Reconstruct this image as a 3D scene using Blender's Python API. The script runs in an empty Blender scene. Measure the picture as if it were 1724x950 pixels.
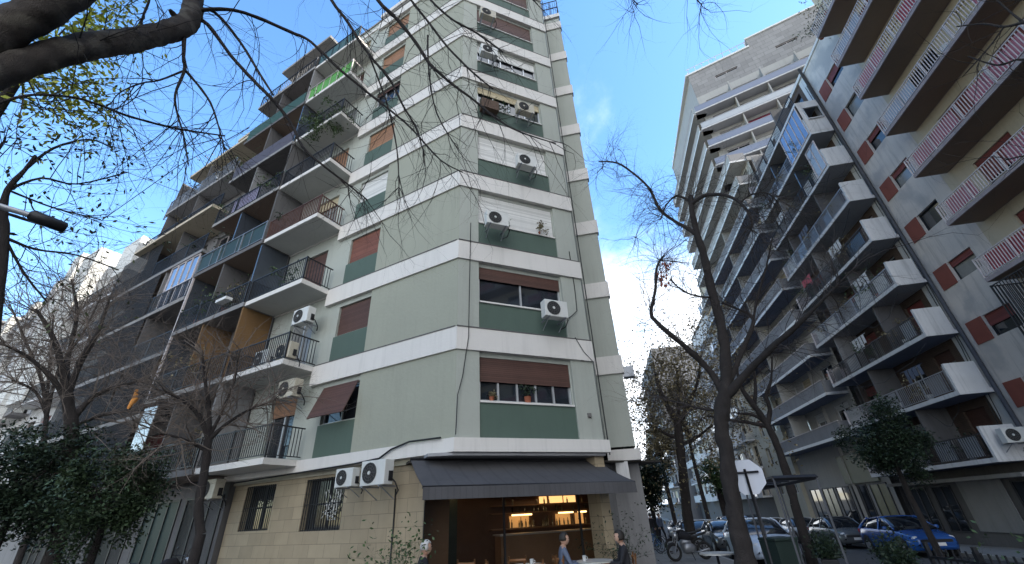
import bpy, bmesh, math, random
from mathutils import Vector, Matrix
from math import radians as R, sin, cos, pi
S=bpy.context.scene
# ------------------------------------------------------------------ camera
EYE=1.7
def _camray(px,py):
    return Vector((px-862.0,475.0-py,-698.0)).normalized()
_up=_camray(797,-770); _fw=Vector((0,0,-1)); _fw=(_fw-_up*_fw.dot(_up)).normalized(); _rt=_fw.cross(_up)
M3=Matrix((_rt,_fw,_up))                      # camera axes -> world axes
def ray(px,py): return M3@_camray(px,py)
def at(px,py,d):                               # world point seen near a pixel of the photo at horizontal distance d
    r=ray(px,py); t=d/math.hypot(r.x,r.y); return r*t+Vector((0,0,EYE))
cd=bpy.data.cameras.new('camera'); cam=bpy.data.objects.new('camera',cd); S.collection.objects.link(cam)
cam.matrix_world=Matrix.Translation((0,0,EYE))@M3.to_4x4()
cd.sensor_width=36; cd.lens=698/1724*36; cd.clip_start=0.05; cd.clip_end=3000
S.camera=cam
# ------------------------------------------------------------------ world, sun, exposure
SUN_AZ,SUN_EL=112,40
w=bpy.data.worlds.new('World'); S.world=w; w.use_nodes=True
nt=w.node_tree; N=nt.nodes; L=nt.links
for n in list(N): N.remove(n)
def nd(t,**k):
    n=N.new(t)
    for a,b in k.items(): setattr(n,a,b)
    return n
out=nd('ShaderNodeOutputWorld'); bg=nd('ShaderNodeBackground'); bg.inputs[1].default_value=0.13
sky=nd('ShaderNodeTexSky',sky_type='NISHITA',sun_disc=False,sun_elevation=R(SUN_EL),sun_rotation=R(SUN_AZ),altitude=20,air_density=1.15,dust_density=0.4,ozone_density=2.2)
tc=nd('ShaderNodeTexCoord'); sep=nd('ShaderNodeSeparateXYZ'); L.new(tc.outputs['Generated'],sep.inputs[0])
def mth(op,a,b=None,clamp=False):
    n=nd('ShaderNodeMath',operation=op,use_clamp=clamp)
    for i,v in enumerate((a,b)):
        if v is None: continue
        if isinstance(v,(int,float)): n.inputs[i].default_value=v
        else: L.new(v,n.inputs[i])
    return n.outputs[0]
zc=mth('MAXIMUM',sep.outputs[2],0.0); den=mth('ADD',zc,0.22)
cx=mth('DIVIDE',sep.outputs[0],den); cy=mth('DIVIDE',sep.outputs[1],den)
cmb=nd('ShaderNodeCombineXYZ'); L.new(cx,cmb.inputs[0]); L.new(cy,cmb.inputs[1])
mp=nd('ShaderNodeMapping'); mp.inputs['Scale'].default_value=(1.0,0.75,1); mp.inputs['Rotation'].default_value=(0,0,R(25)); mp.inputs['Location'].default_value=(1.7,0.4,0)
L.new(cmb.outputs[0],mp.inputs[0])
nz=nd('ShaderNodeTexNoise'); nz.inputs['Scale'].default_value=1.5; nz.inputs['Detail'].default_value=9; nz.inputs['Roughness'].default_value=0.62; nz.inputs['Distortion'].default_value=0.35
L.new(mp.outputs[0],nz.inputs['Vector'])
# cover: thicker to the low sky down the right-hand street, and an unseen bright cloud bank added behind the camera to fill the facades
lowv=mth('SUBTRACT',1.0,mth('MULTIPLY',zc,1.55),True)
low=mth('MULTIPLY',mth('POWER',lowv,2.2),0.42)
east=mth('MULTIPLY',mth('MAXIMUM',sep.outputs[0],0.0),0.14)
west=mth('MULTIPLY',mth('MAXIMUM',mth('MULTIPLY',sep.outputs[0],-1.0),0.0),-0.6)
back=mth('MULTIPLY',mth('MAXIMUM',mth('MULTIPLY',sep.outputs[1],-1.0),0.0),0.75)
vm=nd('ShaderNodeVectorMath',operation='DOT_PRODUCT'); L.new(tc.outputs['Generated'],vm.inputs[0]); vm.inputs[1].default_value=(sin(R(14))*cos(R(13)),cos(R(14))*cos(R(13)),sin(R(13)))
bank=mth('MULTIPLY',mth('POWER',mth('MAXIMUM',vm.outputs['Value'],0.0),9.0),0.35)
cov=mth('ADD',mth('ADD',mth('ADD',nz.outputs[0],low),mth('ADD',east,west)),mth('ADD',back,bank))
rm=nd('ShaderNodeMapRange',interpolation_type='SMOOTHSTEP'); L.new(cov,rm.inputs[0]); rm.inputs[1].default_value=0.66; rm.inputs[2].default_value=1.02
hs=nd('ShaderNodeHueSaturation'); hs.inputs['Saturation'].default_value=1.18; hs.inputs['Value'].default_value=1.0
L.new(sky.outputs[0],hs.inputs['Color'])
gn=nd('ShaderNodeMapRange',interpolation_type='SMOOTHSTEP'); L.new(sep.outputs[1],gn.inputs[0]); gn.inputs[1].default_value=-.3; gn.inputs[2].default_value=.5; gn.inputs[3].default_value=1.0; gn.inputs[4].default_value=1.8
L.new(gn.outputs[0],hs.inputs['Value'])
mx=nd('ShaderNodeMixRGB'); L.new(rm.outputs[0],mx.inputs[0]); L.new(hs.outputs[0],mx.inputs[1]); mx.inputs[2].default_value=(11.0,11.6,12.4,1)
L.new(mx.outputs[0],bg.inputs[0]); L.new(bg.outputs[0],out.inputs[0])
sl=bpy.data.lights.new('sun','SUN'); sl.energy=4.0; sl.angle=R(0.5); sl.color=(1,0.94,0.84)
so=bpy.data.objects.new('sun',sl); S.collection.objects.link(so)
sv=Vector((sin(R(SUN_AZ))*cos(R(SUN_EL)),cos(R(SUN_AZ))*cos(R(SUN_EL)),sin(R(SUN_EL))))
so.rotation_euler=sv.to_track_quat('Z','Y').to_euler(); so.location=sv*80
S.view_settings.view_transform='Standard'; S.view_settings.look='None'; S.view_settings.exposure=1.08; S.view_settings.gamma=1
S.view_settings.use_curve_mapping=False
S.render.engine='CYCLES'
rng=random.Random(7)
# ------------------------------------------------------------------ materials
MATS={}
def mat(name,base,rough=0.75,var=0.12,scale=1.2,streak=0.0,bump=0.0,metal=0.0,spec=0.4,tile=None,emit=None,estr=0,island=0.0,alpha=None,trans=0,blotch=None):
    if name in MATS: return MATS[name]
    m=bpy.data.materials.new(name); m.use_nodes=True; t=m.node_tree; n=t.nodes; l=t.links
    b=n['Principled BSDF']; b.inputs['Roughness'].default_value=rough; b.inputs['Metallic'].default_value=metal
    b.inputs['Specular IOR Level'].default_value=spec
    tcn=n.new('ShaderNodeTexCoord')
    base=tuple(base)
    def rgb(c): return (c[0],c[1],c[2],1)
    cur=None
    no=n.new('ShaderNodeTexNoise'); no.inputs['Scale'].default_value=scale; no.inputs['Detail'].default_value=6; no.inputs['Roughness'].default_value=.65
    l.new(tcn.outputs['Object'],no.inputs['Vector'])
    mixn=n.new('ShaderNodeMixRGB'); l.new(no.outputs[0],mixn.inputs[0])
    mixn.inputs[1].default_value=rgb([c*(1-var*1.6) for c in base]); mixn.inputs[2].default_value=rgb([c*(1+var*1.6) for c in base])
    cur=mixn.outputs[0]
    if tile:   # (kind, w, h, joint, jointcolour factor)
        kind,tw,th,jw,jf=tile
        if kind=='brick':
            br=n.new('ShaderNodeTexBrick'); l.new(tcn.outputs['UV'],br.inputs['Vector'])
            br.inputs['Scale'].default_value=1; br.inputs['Brick Width'].default_value=tw; br.inputs['Row Height'].default_value=th
            br.inputs['Mortar Size'].default_value=jw; br.inputs['Mortar Smooth'].default_value=.3; br.inputs['Bias'].default_value=0
            br.inputs['Color1'].default_value=(.88,.88,.88,1); br.inputs['Color2'].default_value=(1.1,1.1,1.1,1); br.inputs['Mortar'].default_value=(jf,jf,jf,1)
            col=br.outputs[0]
        else:      # slats: horizontal bands along v
            sp=n.new('ShaderNodeSeparateXYZ'); l.new(tcn.outputs['UV'],sp.inputs[0])
            mm=n.new('ShaderNodeMath'); mm.operation='MULTIPLY'; mm.inputs[1].default_value=1/th; l.new(sp.outputs[1 if kind=='slat' else 0],mm.inputs[0])
            fr=n.new('ShaderNodeMath'); fr.operation='FRACT'; l.new(mm.outputs[0],fr.inputs[0])
            rp=n.new('ShaderNodeMapRange'); l.new(fr.outputs[0],rp.inputs[0]); rp.inputs[1].default_value=0; rp.inputs[2].default_value=jw; rp.inputs[3].default_value=jf; rp.inputs[4].default_value=1
            col=rp.outputs[0]
            # one value per slat
            fl=n.new('ShaderNodeMath'); fl.operation='FLOOR'; l.new(mm.outputs[0],fl.inputs[0])
            wn=n.new('ShaderNodeTexWhiteNoise'); wn.noise_dimensions='1D'; l.new(fl.outputs[0],wn.inputs['W'])
            r2=n.new('ShaderNodeMapRange'); l.new(wn.outputs[0],r2.inputs[0]); r2.inputs[3].default_value=.82; r2.inputs[4].default_value=1.12
            mu=n.new('ShaderNodeMath'); mu.operation='MULTIPLY'; l.new(col,mu.inputs[0]); l.new(r2.outputs[0],mu.inputs[1]); col=mu.outputs[0]
        m2=n.new('ShaderNodeMixRGB'); m2.blend_type='MULTIPLY'; m2.inputs[0].default_value=1; l.new(cur,m2.inputs[1]); l.new(col,m2.inputs[2]); cur=m2.outputs[0]
        if bump>0:
            bp=n.new('ShaderNodeBump'); bp.inputs['Strength'].default_value=bump; bp.inputs['Distance'].default_value=.02; l.new(col,bp.inputs['Height']); l.new(bp.outputs[0],b.inputs['Normal'])
    if streak>0:
        mpn=n.new('ShaderNodeMapping'); mpn.inputs['Scale'].default_value=(3.2,3.2,.22); l.new(tcn.outputs['Object'],mpn.inputs[0])
        n2=n.new('ShaderNodeTexNoise'); n2.inputs['Scale'].default_value=1.4; n2.inputs['Detail'].default_value=7; n2.inputs['Roughness'].default_value=.7; l.new(mpn.outputs[0],n2.inputs['Vector'])
        r3=n.new('ShaderNodeMapRange'); l.new(n2.outputs[0],r3.inputs[0]); r3.inputs[1].default_value=.5; r3.inputs[2].default_value=.8; r3.inputs[3].default_value=1; r3.inputs[4].default_value=1-streak
        m3=n.new('ShaderNodeMixRGB'); m3.blend_type='MULTIPLY'; m3.inputs[0].default_value=1; l.new(cur,m3.inputs[1]); l.new(r3.outputs[0],m3.inputs[2]); cur=m3.outputs[0]
    if blotch:
        n4=n.new('ShaderNodeTexNoise'); n4.inputs['Scale'].default_value=blotch[1]; n4.inputs['Detail'].default_value=4; l.new(tcn.outputs['Object'],n4.inputs['Vector'])
        r4=n.new('ShaderNodeMapRange'); l.new(n4.outputs[0],r4.inputs[0]); r4.inputs[1].default_value=.5; r4.inputs[2].default_value=.62
        m4=n.new('ShaderNodeMixRGB'); l.new(r4.outputs[0],m4.inputs[0]); l.new(cur,m4.inputs[1]); m4.inputs[2].default_value=rgb(blotch[0]); cur=m4.outputs[0]
    if island>0:
        ge=n.new('ShaderNodeNewGeometry'); r5=n.new('ShaderNodeMapRange'); l.new(ge.outputs['Random Per Island'],r5.inputs[0]); r5.inputs[3].default_value=1-island; r5.inputs[4].default_value=1+island
        m5=n.new('ShaderNodeMixRGB'); m5.blend_type='MULTIPLY'; m5.inputs[0].default_value=1; l.new(cur,m5.inputs[1]); l.new(r5.outputs[0],m5.inputs[2]); cur=m5.outputs[0]
    l.new(cur,b.inputs['Base Color'])
    if bump>0 and not tile:
        nb=n.new('ShaderNodeTexNoise'); nb.inputs['Scale'].default_value=scale*14; nb.inputs['Detail'].default_value=5; l.new(tcn.outputs['Object'],nb.inputs['Vector'])
        bp=n.new('ShaderNodeBump'); bp.inputs['Strength'].default_value=bump; bp.inputs['Distance'].default_value=.03; l.new(nb.outputs[0],bp.inputs['Height']); l.new(bp.outputs[0],b.inputs['Normal'])
    if emit: b.inputs['Emission Color'].default_value=rgb(emit); b.inputs['Emission Strength'].default_value=estr
    if alpha is not None: b.inputs['Alpha'].default_value=alpha
    if trans: b.inputs['Transmission Weight'].default_value=trans; b.inputs['IOR'].default_value=1.1
    MATS[name]=m; return m
sage=mat('sage stucco',(.32,.325,.262),.85,.06,.7,.12,.25)
sage2=mat('pale sage stucco',(.375,.39,.345),.85,.06,.8,.14,.25)
dkgreen=mat('dark green panel',(.078,.115,.092),.7,.08,.9,.10,.1)
band=mat('white band paint',(.66,.63,.59),.8,.05,.9,.16,.12)
white=mat('white paint',(.74,.74,.72),.6,.05,1.5,.08)
dirtywhite=mat('weathered white plaster',(.62,.61,.60),.85,.10,1.1,.45,.2)
wallnear=mat('bluish white plaster',(.60,.54,.49),.85,.10,.6,.5,.2,blotch=((.44,.41,.39),.7))
cream=mat('cream render',(.45,.42,.33),.85,.08,1,.2,.2)
beige=mat('beige render',(.50,.43,.32),.85,.10,.6,.2,.2)
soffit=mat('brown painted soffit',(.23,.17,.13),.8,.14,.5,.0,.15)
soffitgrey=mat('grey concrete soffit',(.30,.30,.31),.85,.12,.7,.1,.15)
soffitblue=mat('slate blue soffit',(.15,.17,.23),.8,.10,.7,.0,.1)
conc=mat('raw concrete',(.26,.25,.24),.9,.12,1.2,.3,.25)
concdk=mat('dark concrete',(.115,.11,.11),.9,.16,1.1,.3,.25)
greywall=mat('grey render',(.23,.225,.225),.88,.12,.8,.3,.2)
towerwall=mat('tower panel wall',(.40,.385,.355),.85,.08,.5,.18,.15)
towerstone=mat('tower stone cladding',(.27,.26,.25),.85,.12,.6,.2,.3,tile=('brick',1.2,.6,.03,.75))
redp=mat('brick red panel',(.24,.07,.05),.8,.12,1.5,.2)
maroon=mat('maroon shutter',(.20,.05,.045),.7,.1,1,.1,.3,tile=('slat',0,.05,.25,.55))
pink=mat('faded pink canvas',(.52,.19,.24),.85,.16,2,.15)
redcanvas=mat('red canvas',(.45,.09,.11),.85,.12,2,.1)
wood=mat('brown wooden slats',(.095,.047,.036),.6,.16,2,.12,.5,tile=('slat',0,.055,.22,.45))
woodo=mat('orange wooden slats',(.29,.15,.08),.6,.12,2,.1,.4,tile=('slat',0,.055,.22,.55))
whitesh=mat('white roller slats',(.62,.61,.58),.6,.05,2,.1,.3,tile=('slat',0,.05,.2,.82))
creamsh=mat('cream roller slats',(.50,.42,.27),.6,.06,2,.1,.3,tile=('slat',0,.05,.2,.8))
travert=mat('travertine cladding',(.34,.275,.185),.75,.14,1.6,.12,.35,tile=('brick',.62,.31,.008,.62))
alu=mat('aluminium frame',(.55,.56,.57),.4,.05,3,metal=.6)
darkmetal=mat('black painted metal',(.025,.025,.028),.5,.2,4,metal=.3)
greymetal=mat('grey galvanised metal',(.30,.31,.33),.5,.12,4,metal=.7)
rail=mat('white railing paint',(.55,.49,.48),.6,.12,2,.3)
glass=mat('dark window glass',(.018,.022,.028),.04,.2,1,spec=.9)
skyglass=mat('blue reflecting glass',(.22,.27,.36),.08,.15,.8,spec=1,metal=.5)
curt=mat('curtained window glass',(.20,.20,.19),.15,.25,2,spec=.7)
tintglass=mat('smoked glass panel',(.06,.07,.085),.08,.2,1,spec=.8)
railglass=mat('pale glass panel',(.36,.38,.40),.15,.1,1,spec=.7)
acw=mat('off white enamel',(.62,.62,.59),.45,.06,3,.12)
mat('yellowed enamel',(.47,.43,.34),.55,.12,5,.35); acg=mat('grey fan mesh',(.085,.085,.085),.6,.1,5)
bark=mat('dark grey bark',(.034,.028,.026),.95,.45,5,.5,1.0)
barkn=mat('brown grey bark',(.062,.050,.042),.95,.5,7,.5,1.0,blotch=((.12,.105,.085),5))
twigm=mat('thin twig bark',(.045,.036,.033),.9,.3,3)
twigl=mat('pale twig bark',(.15,.12,.10),.9,.3,3)
leafdk=mat('dark evergreen leaves',(.020,.036,.017),.6,.25,1.2,island=.5)
leafgr=mat('mid green leaves',(.05,.085,.028),.6,.25,1.2,island=.5)
leafyl=mat('yellow green leaves',(.36,.40,.06),.55,.2,2,island=.4)
leafbr=mat('dry brown green leaves',(.20,.165,.09),.7,.3,1.5,island=.5)
awn=mat('dark grey awning canvas',(.075,.073,.077),.85,.16,1.2,.2,.2,tile=('u',0,.87,.025,.7))
asphalt=mat('asphalt',(.05,.05,.052),.9,.2,3,.0,.5)
pave=mat('pavement tiles',(.20,.195,.185),.85,.16,1,.0,.2,tile=('brick',.4,.4,.012,.6))
kerbm=mat('kerb stone',(.30,.29,.27),.85,.15,2,0,.3)
brownwood=mat('brown timber panel',(.22,.12,.06),.5,.2,1.5,.1,.1)
orangep=mat('ochre screen',(.18,.10,.04),.8,.12,1,.2)
lamp=mat('warm shelf light',(1,.7,.35),.5,.0,1,emit=(1,.62,.24),estr=2.6)
skin=mat('skin',(.46,.28,.20),.55,.08,6)
hairw=mat('white hair',(.50,.48,.45),.7,.15,12)
hairb=mat('dark hair',(.02,.016,.013),.6,.2,12)
clothblue=mat('blue grey shirt cloth',(.10,.12,.17),.9,.12,5)
clothblack=mat('black cloth',(.018,.018,.022),.9,.15,5)
clothjean=mat('dark denim',(.03,.04,.07),.9,.12,5)
redobj=mat('terracotta',(.33,.11,.06),.8,.12,4)
greencl=mat('green privacy mesh',(.10,.30,.07),.8,.15,1.5,.1)
netm=mat('black shade net',(.012,.012,.015),.9,.1,1,alpha=.62)
# ------------------------------------------------------------------ frames and mesh builder
class Fr:
    def __init__(s,o,ang,flip=False):
        a=R(ang); s.o=Vector((o[0],o[1],0)); s.d=Vector((sin(a),cos(a),0)); m=Vector((-s.d.y,s.d.x,0))
        if flip: m=-m
        s.m=m; s.h=s.d.x*m.y-s.d.y*m.x; s.ang=ang
    def __call__(s,a,n,z): return s.o+s.d*a+s.m*n+Vector((0,0,z))
    def rot(s): return math.atan2(s.m.x,-s.m.y)      # z rotation that turns a thing's front (-y) outward
A0=10.5
def XY(p,l):
    a=R(A0); return (p*cos(a)+l*sin(a),-p*sin(a)+l*cos(a))
def PL(x,y):
    a=R(A0); return (x*cos(a)-y*sin(a),x*sin(a)+y*cos(a))
C0=(10.7*sin(R(-8.49)),10.7*cos(R(-8.49)))
FL=Fr(C0,-61.7)                       # long facade down the left street
FC=Fr(C0,66.2,True)                   # canted corner facade
FW=Fr((2.7,13.95),101,True)           # narrow wing past the canted corner
FR=Fr(XY(16.9,0),A0)                  # right-hand street line
F0=Fr((0,0),90)                       # plain axes: s=x, n=y
FT=Fr(XY(16.7,36.6),119.3,True)       # slanted near face of the tower
class MB:
    def __init__(s): s.v=[];s.f=[];s.uv=[];s.sm=[]
    def quad(s,a,b,c,d,uv=None,flip=False):
        i=len(s.v); s.v+= [a,b,c,d]; f=[i,i+1,i+2,i+3]; uv=uv or [(0,0),(1,0),(1,1),(0,1)]
        if flip: f=f[::-1]; uv=uv[::-1]
        s.f.append(f); s.uv.append(uv); s.sm.append(False); return s
    def box(s,F,s0,s1,n0,n1,z0,z1):
        if s0>s1: s0,s1=s1,s0
        if n0>n1: n0,n1=n1,n0
        i=len(s.v)
        for z in (z0,z1):
            for n in (n0,n1):
                for a in (s0,s1): s.v.append(F(a,n,z))
        # 0:000 1:100 2:010 3:110 4:001 ...
        fs=[((0,2,3,1),'z'),((4,5,7,6),'z'),((0,1,5,4),'n'),((2,6,7,3),'n'),((0,4,6,2),'s'),((1,3,7,5),'s')]
        co=[(a,n,z) for z in (z0,z1) for n in (n0,n1) for a in (s0,s1)]
        for f,k in fs:
            uv=[{'z':(co[j][0],co[j][1]),'n':(co[j][0],co[j][2]),'s':(co[j][1],co[j][2])}[k] for j in f]
            g=[i+j for j in f]
            if F.h<0: g=g[::-1]; uv=uv[::-1]
            s.f.append(g); s.uv.append(uv); s.sm.append(False)
        return s
    def wall(s,F,s0,s1,z0,z1,nf,th,ops):
        # facade sheet with real openings and reveals; ops=(a,b,c,d) spans
        ss=sorted({s0,s1,*[x for o in ops for x in o[:2] if s0<x<s1]}); zs=sorted({z0,z1,*[x for o in ops for x in o[2:4] if z0<x<z1]})
        fl=F.h<0
        for i in range(len(ss)-1):
            for j in range(len(zs)-1):
                a,b,c,d=ss[i],ss[i+1],zs[j],zs[j+1]; mx_,mz=(a+b)/2,(c+d)/2
                if any(o[0]<mx_<o[1] and o[2]<mz<o[3] for o in ops): continue
                s.quad(F(a,nf,c),F(a,nf,d),F(b,nf,d),F(b,nf,c),[(a,c),(a,d),(b,d),(b,c)],fl)
        for a,b,c,d in ops:
            nb=nf-th
            s.quad(F(a,nf,c),F(a,nb,c),F(a,nb,d),F(a,nf,d),[(0,c),(th,c),(th,d),(0,d)],fl)
            s.quad(F(b,nf,c),F(b,nf,d),F(b,nb,d),F(b,nb,c),[(0,c),(0,d),(th,d),(th,c)],fl)
            s.quad(F(a,nf,c),F(b,nf,c),F(b,nb,c),F(a,nb,c),[(a,0),(b,0),(b,th),(a,th)],fl)
            s.quad(F(a,nf,d),F(a,nb,d),F(b,nb,d),F(b,nf,d),[(a,0),(a,th),(b,th),(b,0)],fl)
        return s
    def prism(s,pts,z0,z1):          # vertical prism over world xy points (counter-clockwise)
        ar=sum(pts[i][0]*pts[(i+1)%len(pts)][1]-pts[(i+1)%len(pts)][0]*pts[i][1] for i in range(len(pts)))
        if ar<0: pts=pts[::-1]
        i=len(s.v); n=len(pts)
        s.v+=[Vector((p[0],p[1],z0)) for p in pts]+[Vector((p[0],p[1],z1)) for p in pts]
        s.f.append([i+n+k for k in range(n)]); s.uv.append([(p[0],p[1]) for p in pts]); s.sm.append(False)
        s.f.append([i+k for k in reversed(range(n))]); s.uv.append([(p[0],p[1]) for p in reversed(pts)]); s.sm.append(False)
        for k in range(n):
            k2=(k+1)%n; le=(Vector(pts[k][:2])-Vector(pts[k2][:2])).length
            s.f.append([i+k,i+k2,i+n+k2,i+n+k]); s.uv.append([(0,z0),(le,z0),(le,z1),(0,z1)]); s.sm.append(False)
        return s
    def ring(s,c,t,r,k,ref=None):
        t=t.normalized(); ref=ref or (Vector((0,0,1)) if abs(t.z)<.9 else Vector((1,0,0)))
        u=t.cross(ref).normalized(); v=u.cross(t)
        i=len(s.v)
        for q in range(k): a=2*pi*q/k; s.v.append(c+u*(r*cos(a))+v*(r*sin(a)))
        return i
    def tube(s,pts,rad,k=6,cap=True):
        pts=[Vector(p) for p in pts]; n=len(pts)
        if isinstance(rad,(int,float)): rad=[rad]*n
        prev=None; le=0; ref=None
        for i in range(n):
            t=(pts[min(i+1,n-1)]-pts[max(i-1,0)])
            if t.length<1e-7: t=Vector((0,0,1))
            t.normalize()
            if ref is None: ref=Vector((0,0,1)) if abs(t.z)<.9 else Vector((1,0,0))
            u=t.cross(ref)
            if u.length<1e-3: u=t.orthogonal()
            u.normalize(); v=u.cross(t).normalized(); ref=v
            j=len(s.v)
            for q in range(k): a=2*pi*q/k; s.v.append(pts[i]+u*(rad[i]*cos(a))+v*(rad[i]*sin(a)))
            if prev is not None:
                for q in range(k):
                    q2=(q+1)%k; s.f.append([prev+q,prev+q2,j+q2,j+q]); s.uv.append([(q/k,le),((q+1)/k,le),((q+1)/k,le+1),(q/k,le+1)]); s.sm.append(k>4)
                le+=1
            elif cap: s.f.append([j+q for q in range(k)]); s.uv.append([(0,0)]*k); s.sm.append(False)
            prev=j
        if cap: s.f.append([prev+q for q in reversed(range(k))]); s.uv.append([(0,0)]*k); s.sm.append(False)
        return s
    def bar(s,a,b,r,k=4): return s.tube([a,b],r,k)
    def leaf(s,c,d,up,ln,wd):
        # one slightly folded leaf
        d=d.normalized(); x=d.cross(up)
        if x.length<1e-3: x=d.orthogonal()
        x.normalize(); i=len(s.v)
        s.v+=[c,c+d*ln*.5+x*wd*.5,c+d*ln,c+d*ln*.5-x*wd*.5]
        s.f.append([i,i+1,i+2,i+3]); s.uv.append([(0,0),(1,0),(1,1),(0,1)]); s.sm.append(False)
    def sphere(s,c,r,k=8,sq=(1,1,1)):
        c=Vector(c); i=len(s.v); h=k//2
        for a in range(h+1):
            for b in range(k):
                th=pi*a/h; ph=2*pi*b/k; s.v.append(c+Vector((r*sq[0]*sin(th)*cos(ph),r*sq[1]*sin(th)*sin(ph),r*sq[2]*cos(th))))
        for a in range(h):
            for b in range(k):
                b2=(b+1)%k; s.f.append([i+a*k+b,i+(a+1)*k+b,i+(a+1)*k+b2,i+a*k+b2]); s.uv.append([(0,0)]*4); s.sm.append(True)
        return s
    def build(s,name,m,parent=None,bevel=0):
        me=bpy.data.meshes.new(name)
        off=Vector((0,0,0)); p=parent
        while p is not None: off+=p.location; p=p.parent
        me.from_pydata([tuple(v-off) for v in s.v],[],s.f)
        ul=me.uv_layers.new(name='UVMap'); k=0
        flat=[c for u in s.uv for q in u for c in q]; ul.data.foreach_set('uv',flat)
        me.polygons.foreach_set('use_smooth',s.sm)
        for mm in (m if isinstance(m,(list,tuple)) else [m]): me.materials.append(mm)
        me.update()
        o=bpy.data.objects.new(name,me); S.collection.objects.link(o); o.parent=parent
        if bevel:
            b=o.modifiers.new('bevel','BEVEL'); b.width=bevel; b.segments=2; b.limit_method='ANGLE'
        return o
def thing(name,label,cat,loc=(0,0,0),group=None,rz=0):
    o=bpy.data.objects.new(name,None); S.collection.objects.link(o); o.location=loc; o.rotation_euler=(0,0,rz)
    o['label']=label; o['category']=cat; o.empty_display_size=.2
    if group: o['group']=group
    return o
def tag(o,label,cat,group=None):
    o['label']=label; o['category']=cat
    if group: o['group']=group
    return o
def struct(o): o['kind']='structure'; return o
def dup(o,parent=None):
    c=o.copy(); S.collection.objects.link(c); c.parent=parent
    for ch in list(o.children): dup(ch,c)
    return c
used={}
def place(protos,key,make,loc,rz,label,group=None):
    if key not in used: o=make(); used[key]=o
    else: o=dup(used[key])
    o.location=loc; o.rotation_euler=(0,0,rz); o['label']=label
    if group: o['group']=group
    return o
def gz(x,y):
    u,v=PL(x,y); return -.02*max(0,min(60,v-8))-.02*max(0,min(20,u))
# ------------------------------------------------------------------ building parts
def window(F,par,a,b,c,d,n,sh=0.0,shm=None,panes=2,fm=None,gm=None,fw=.05):
    """frame with mullions, glass sheet, roller shutter hanging from the top"""
    fm=fm or alu; gm=gm or glass
    m=MB(); m.box(F,a,a+fw,n-.04,n+.02,c,d); m.box(F,b-fw,b,n-.04,n+.02,c,d); m.box(F,a+fw,b-fw,n-.04,n+.02,c,c+fw); m.box(F,a+fw,b-fw,n-.04,n+.02,d-fw,d)
    for i in range(1,panes):
        x=a+(b-a)*i/panes; m.box(F,x-fw/2,x+fw/2,n-.035,n+.015,c+fw,d-fw)
    fr=m.build('window',fm,par)
    if sh<.97:
        MB().box(F,a+.01,b-.01,n-.035,n-.02,c+.01,d-.01).build('pane',gm,fr)
    if sh>0:
        z=d-(d-c)*sh
        MB().box(F,a+.015,b-.015,n+.03,n+.055,z,d-.005).build('shutter',shm or wood,fr)
    return fr
def barrail(F,a,b,n,z,h,step=.12,ends=(0,0),r=.011,m=None,posts=1.6):
    """bars, top and bottom rail along s, returning to the wall at the chosen ends"""
    m=m or MB()
    m.box(F,a,b,n-.02,n+.02,z+h-.035,z+h); m.box(F,a,b,n-.015,n+.015,z+.07,z+.095)
    k=max(1,int((b-a)/step))
    for i in range(k+1):
        x=a+(b-a)*i/k; m.box(F,x-r,x+r,n-r,n+r,z+.095,z+h-.035)
    k=max(1,int((b-a)/posts))
    for i in range(k+1):
        x=a+(b-a)*i/k; m.box(F,x-.022,x+.022,n-.025,n+.025,z,z+h+.02)
    for e,x in zip(ends,(a,b)):
        if e:
            m.box(F,x-.02,x+.02,n-e,n-.03,z+h-.037,z+h-.002); m.box(F,x-.015,x+.015,n-e,n-.03,z+.07,z+.095)
            q=max(1,int(e/step))
            for i in range(1,q): m.box(F,x-r,x+r,n-e*i/q-r,n-e*i/q+r,z+.095,z+h-.04)
    return m
def acunit(old=False):
    t=thing('air_conditioner','','air conditioner'); acw=MATS['yellowed enamel' if old else 'off white enamel']
    MB().box(F0,-.40,.40,-.30,0,0,.56).build('casing',acw,t,.015)
    m=MB(); 
    for r in (.05,.11,.17,.225):
        m.tube([Vector((-.1+r*cos(a*pi/10),-.318,.28+r*sin(a*pi/10))) for a in range(21)],.006,4,False)
    for a in range(12): m.bar(Vector((-.1,-.315,.28)),Vector((-.1+.24*cos(a*pi/6),-.315,.28+.24*sin(a*pi/6))),.005)
    g=m.build('fan_grille',acg,t)
    m=MB(); m.tube([Vector((-.1,-.303,.28)),Vector((-.1,-.308,.28))],[.235,.235],20); m.build('fan_opening',mat('fan recess',(.03,.03,.03),.7),t)
    m=MB(); m.tube([Vector((-.1,-.308,.28)),Vector((-.1,-.33,.28))],[.05,.04],12); m.build('fan_hub',acw,t)
    m=MB()
    for x in (-.28,.28): m.box(F0,x-.02,x+.02,-.34,.22,-.04,-.003); m.bar(Vector((x,-.28,-.03)),Vector((x,.2,-.3)),.014)
    m.build('bracket',greymetal,t)
    m=MB(); m.box(F0,.40,.425,-.16,-.04,.08,.3); m.tube([Vector((.42,-.1,.15)),Vector((.52,-.05,.05)),Vector((.5,.1,-.12)),Vector((.35,.2,-.2))],.018,6); m.build('pipe',darkmetal,t)
    return t
def ac(F,s,n,z,label,sc=1.0,group='air conditioners on the facades'):
    p=F(s,n,z); old=(int(abs(s*37+z*11))%3==0); o=place(None,'ac%d'%old,lambda: acunit(old),p,F.rot(),label,group); o['category']='air conditioner'; o.scale=(sc,sc,sc); return o
from mathutils import noise as _ns
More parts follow.
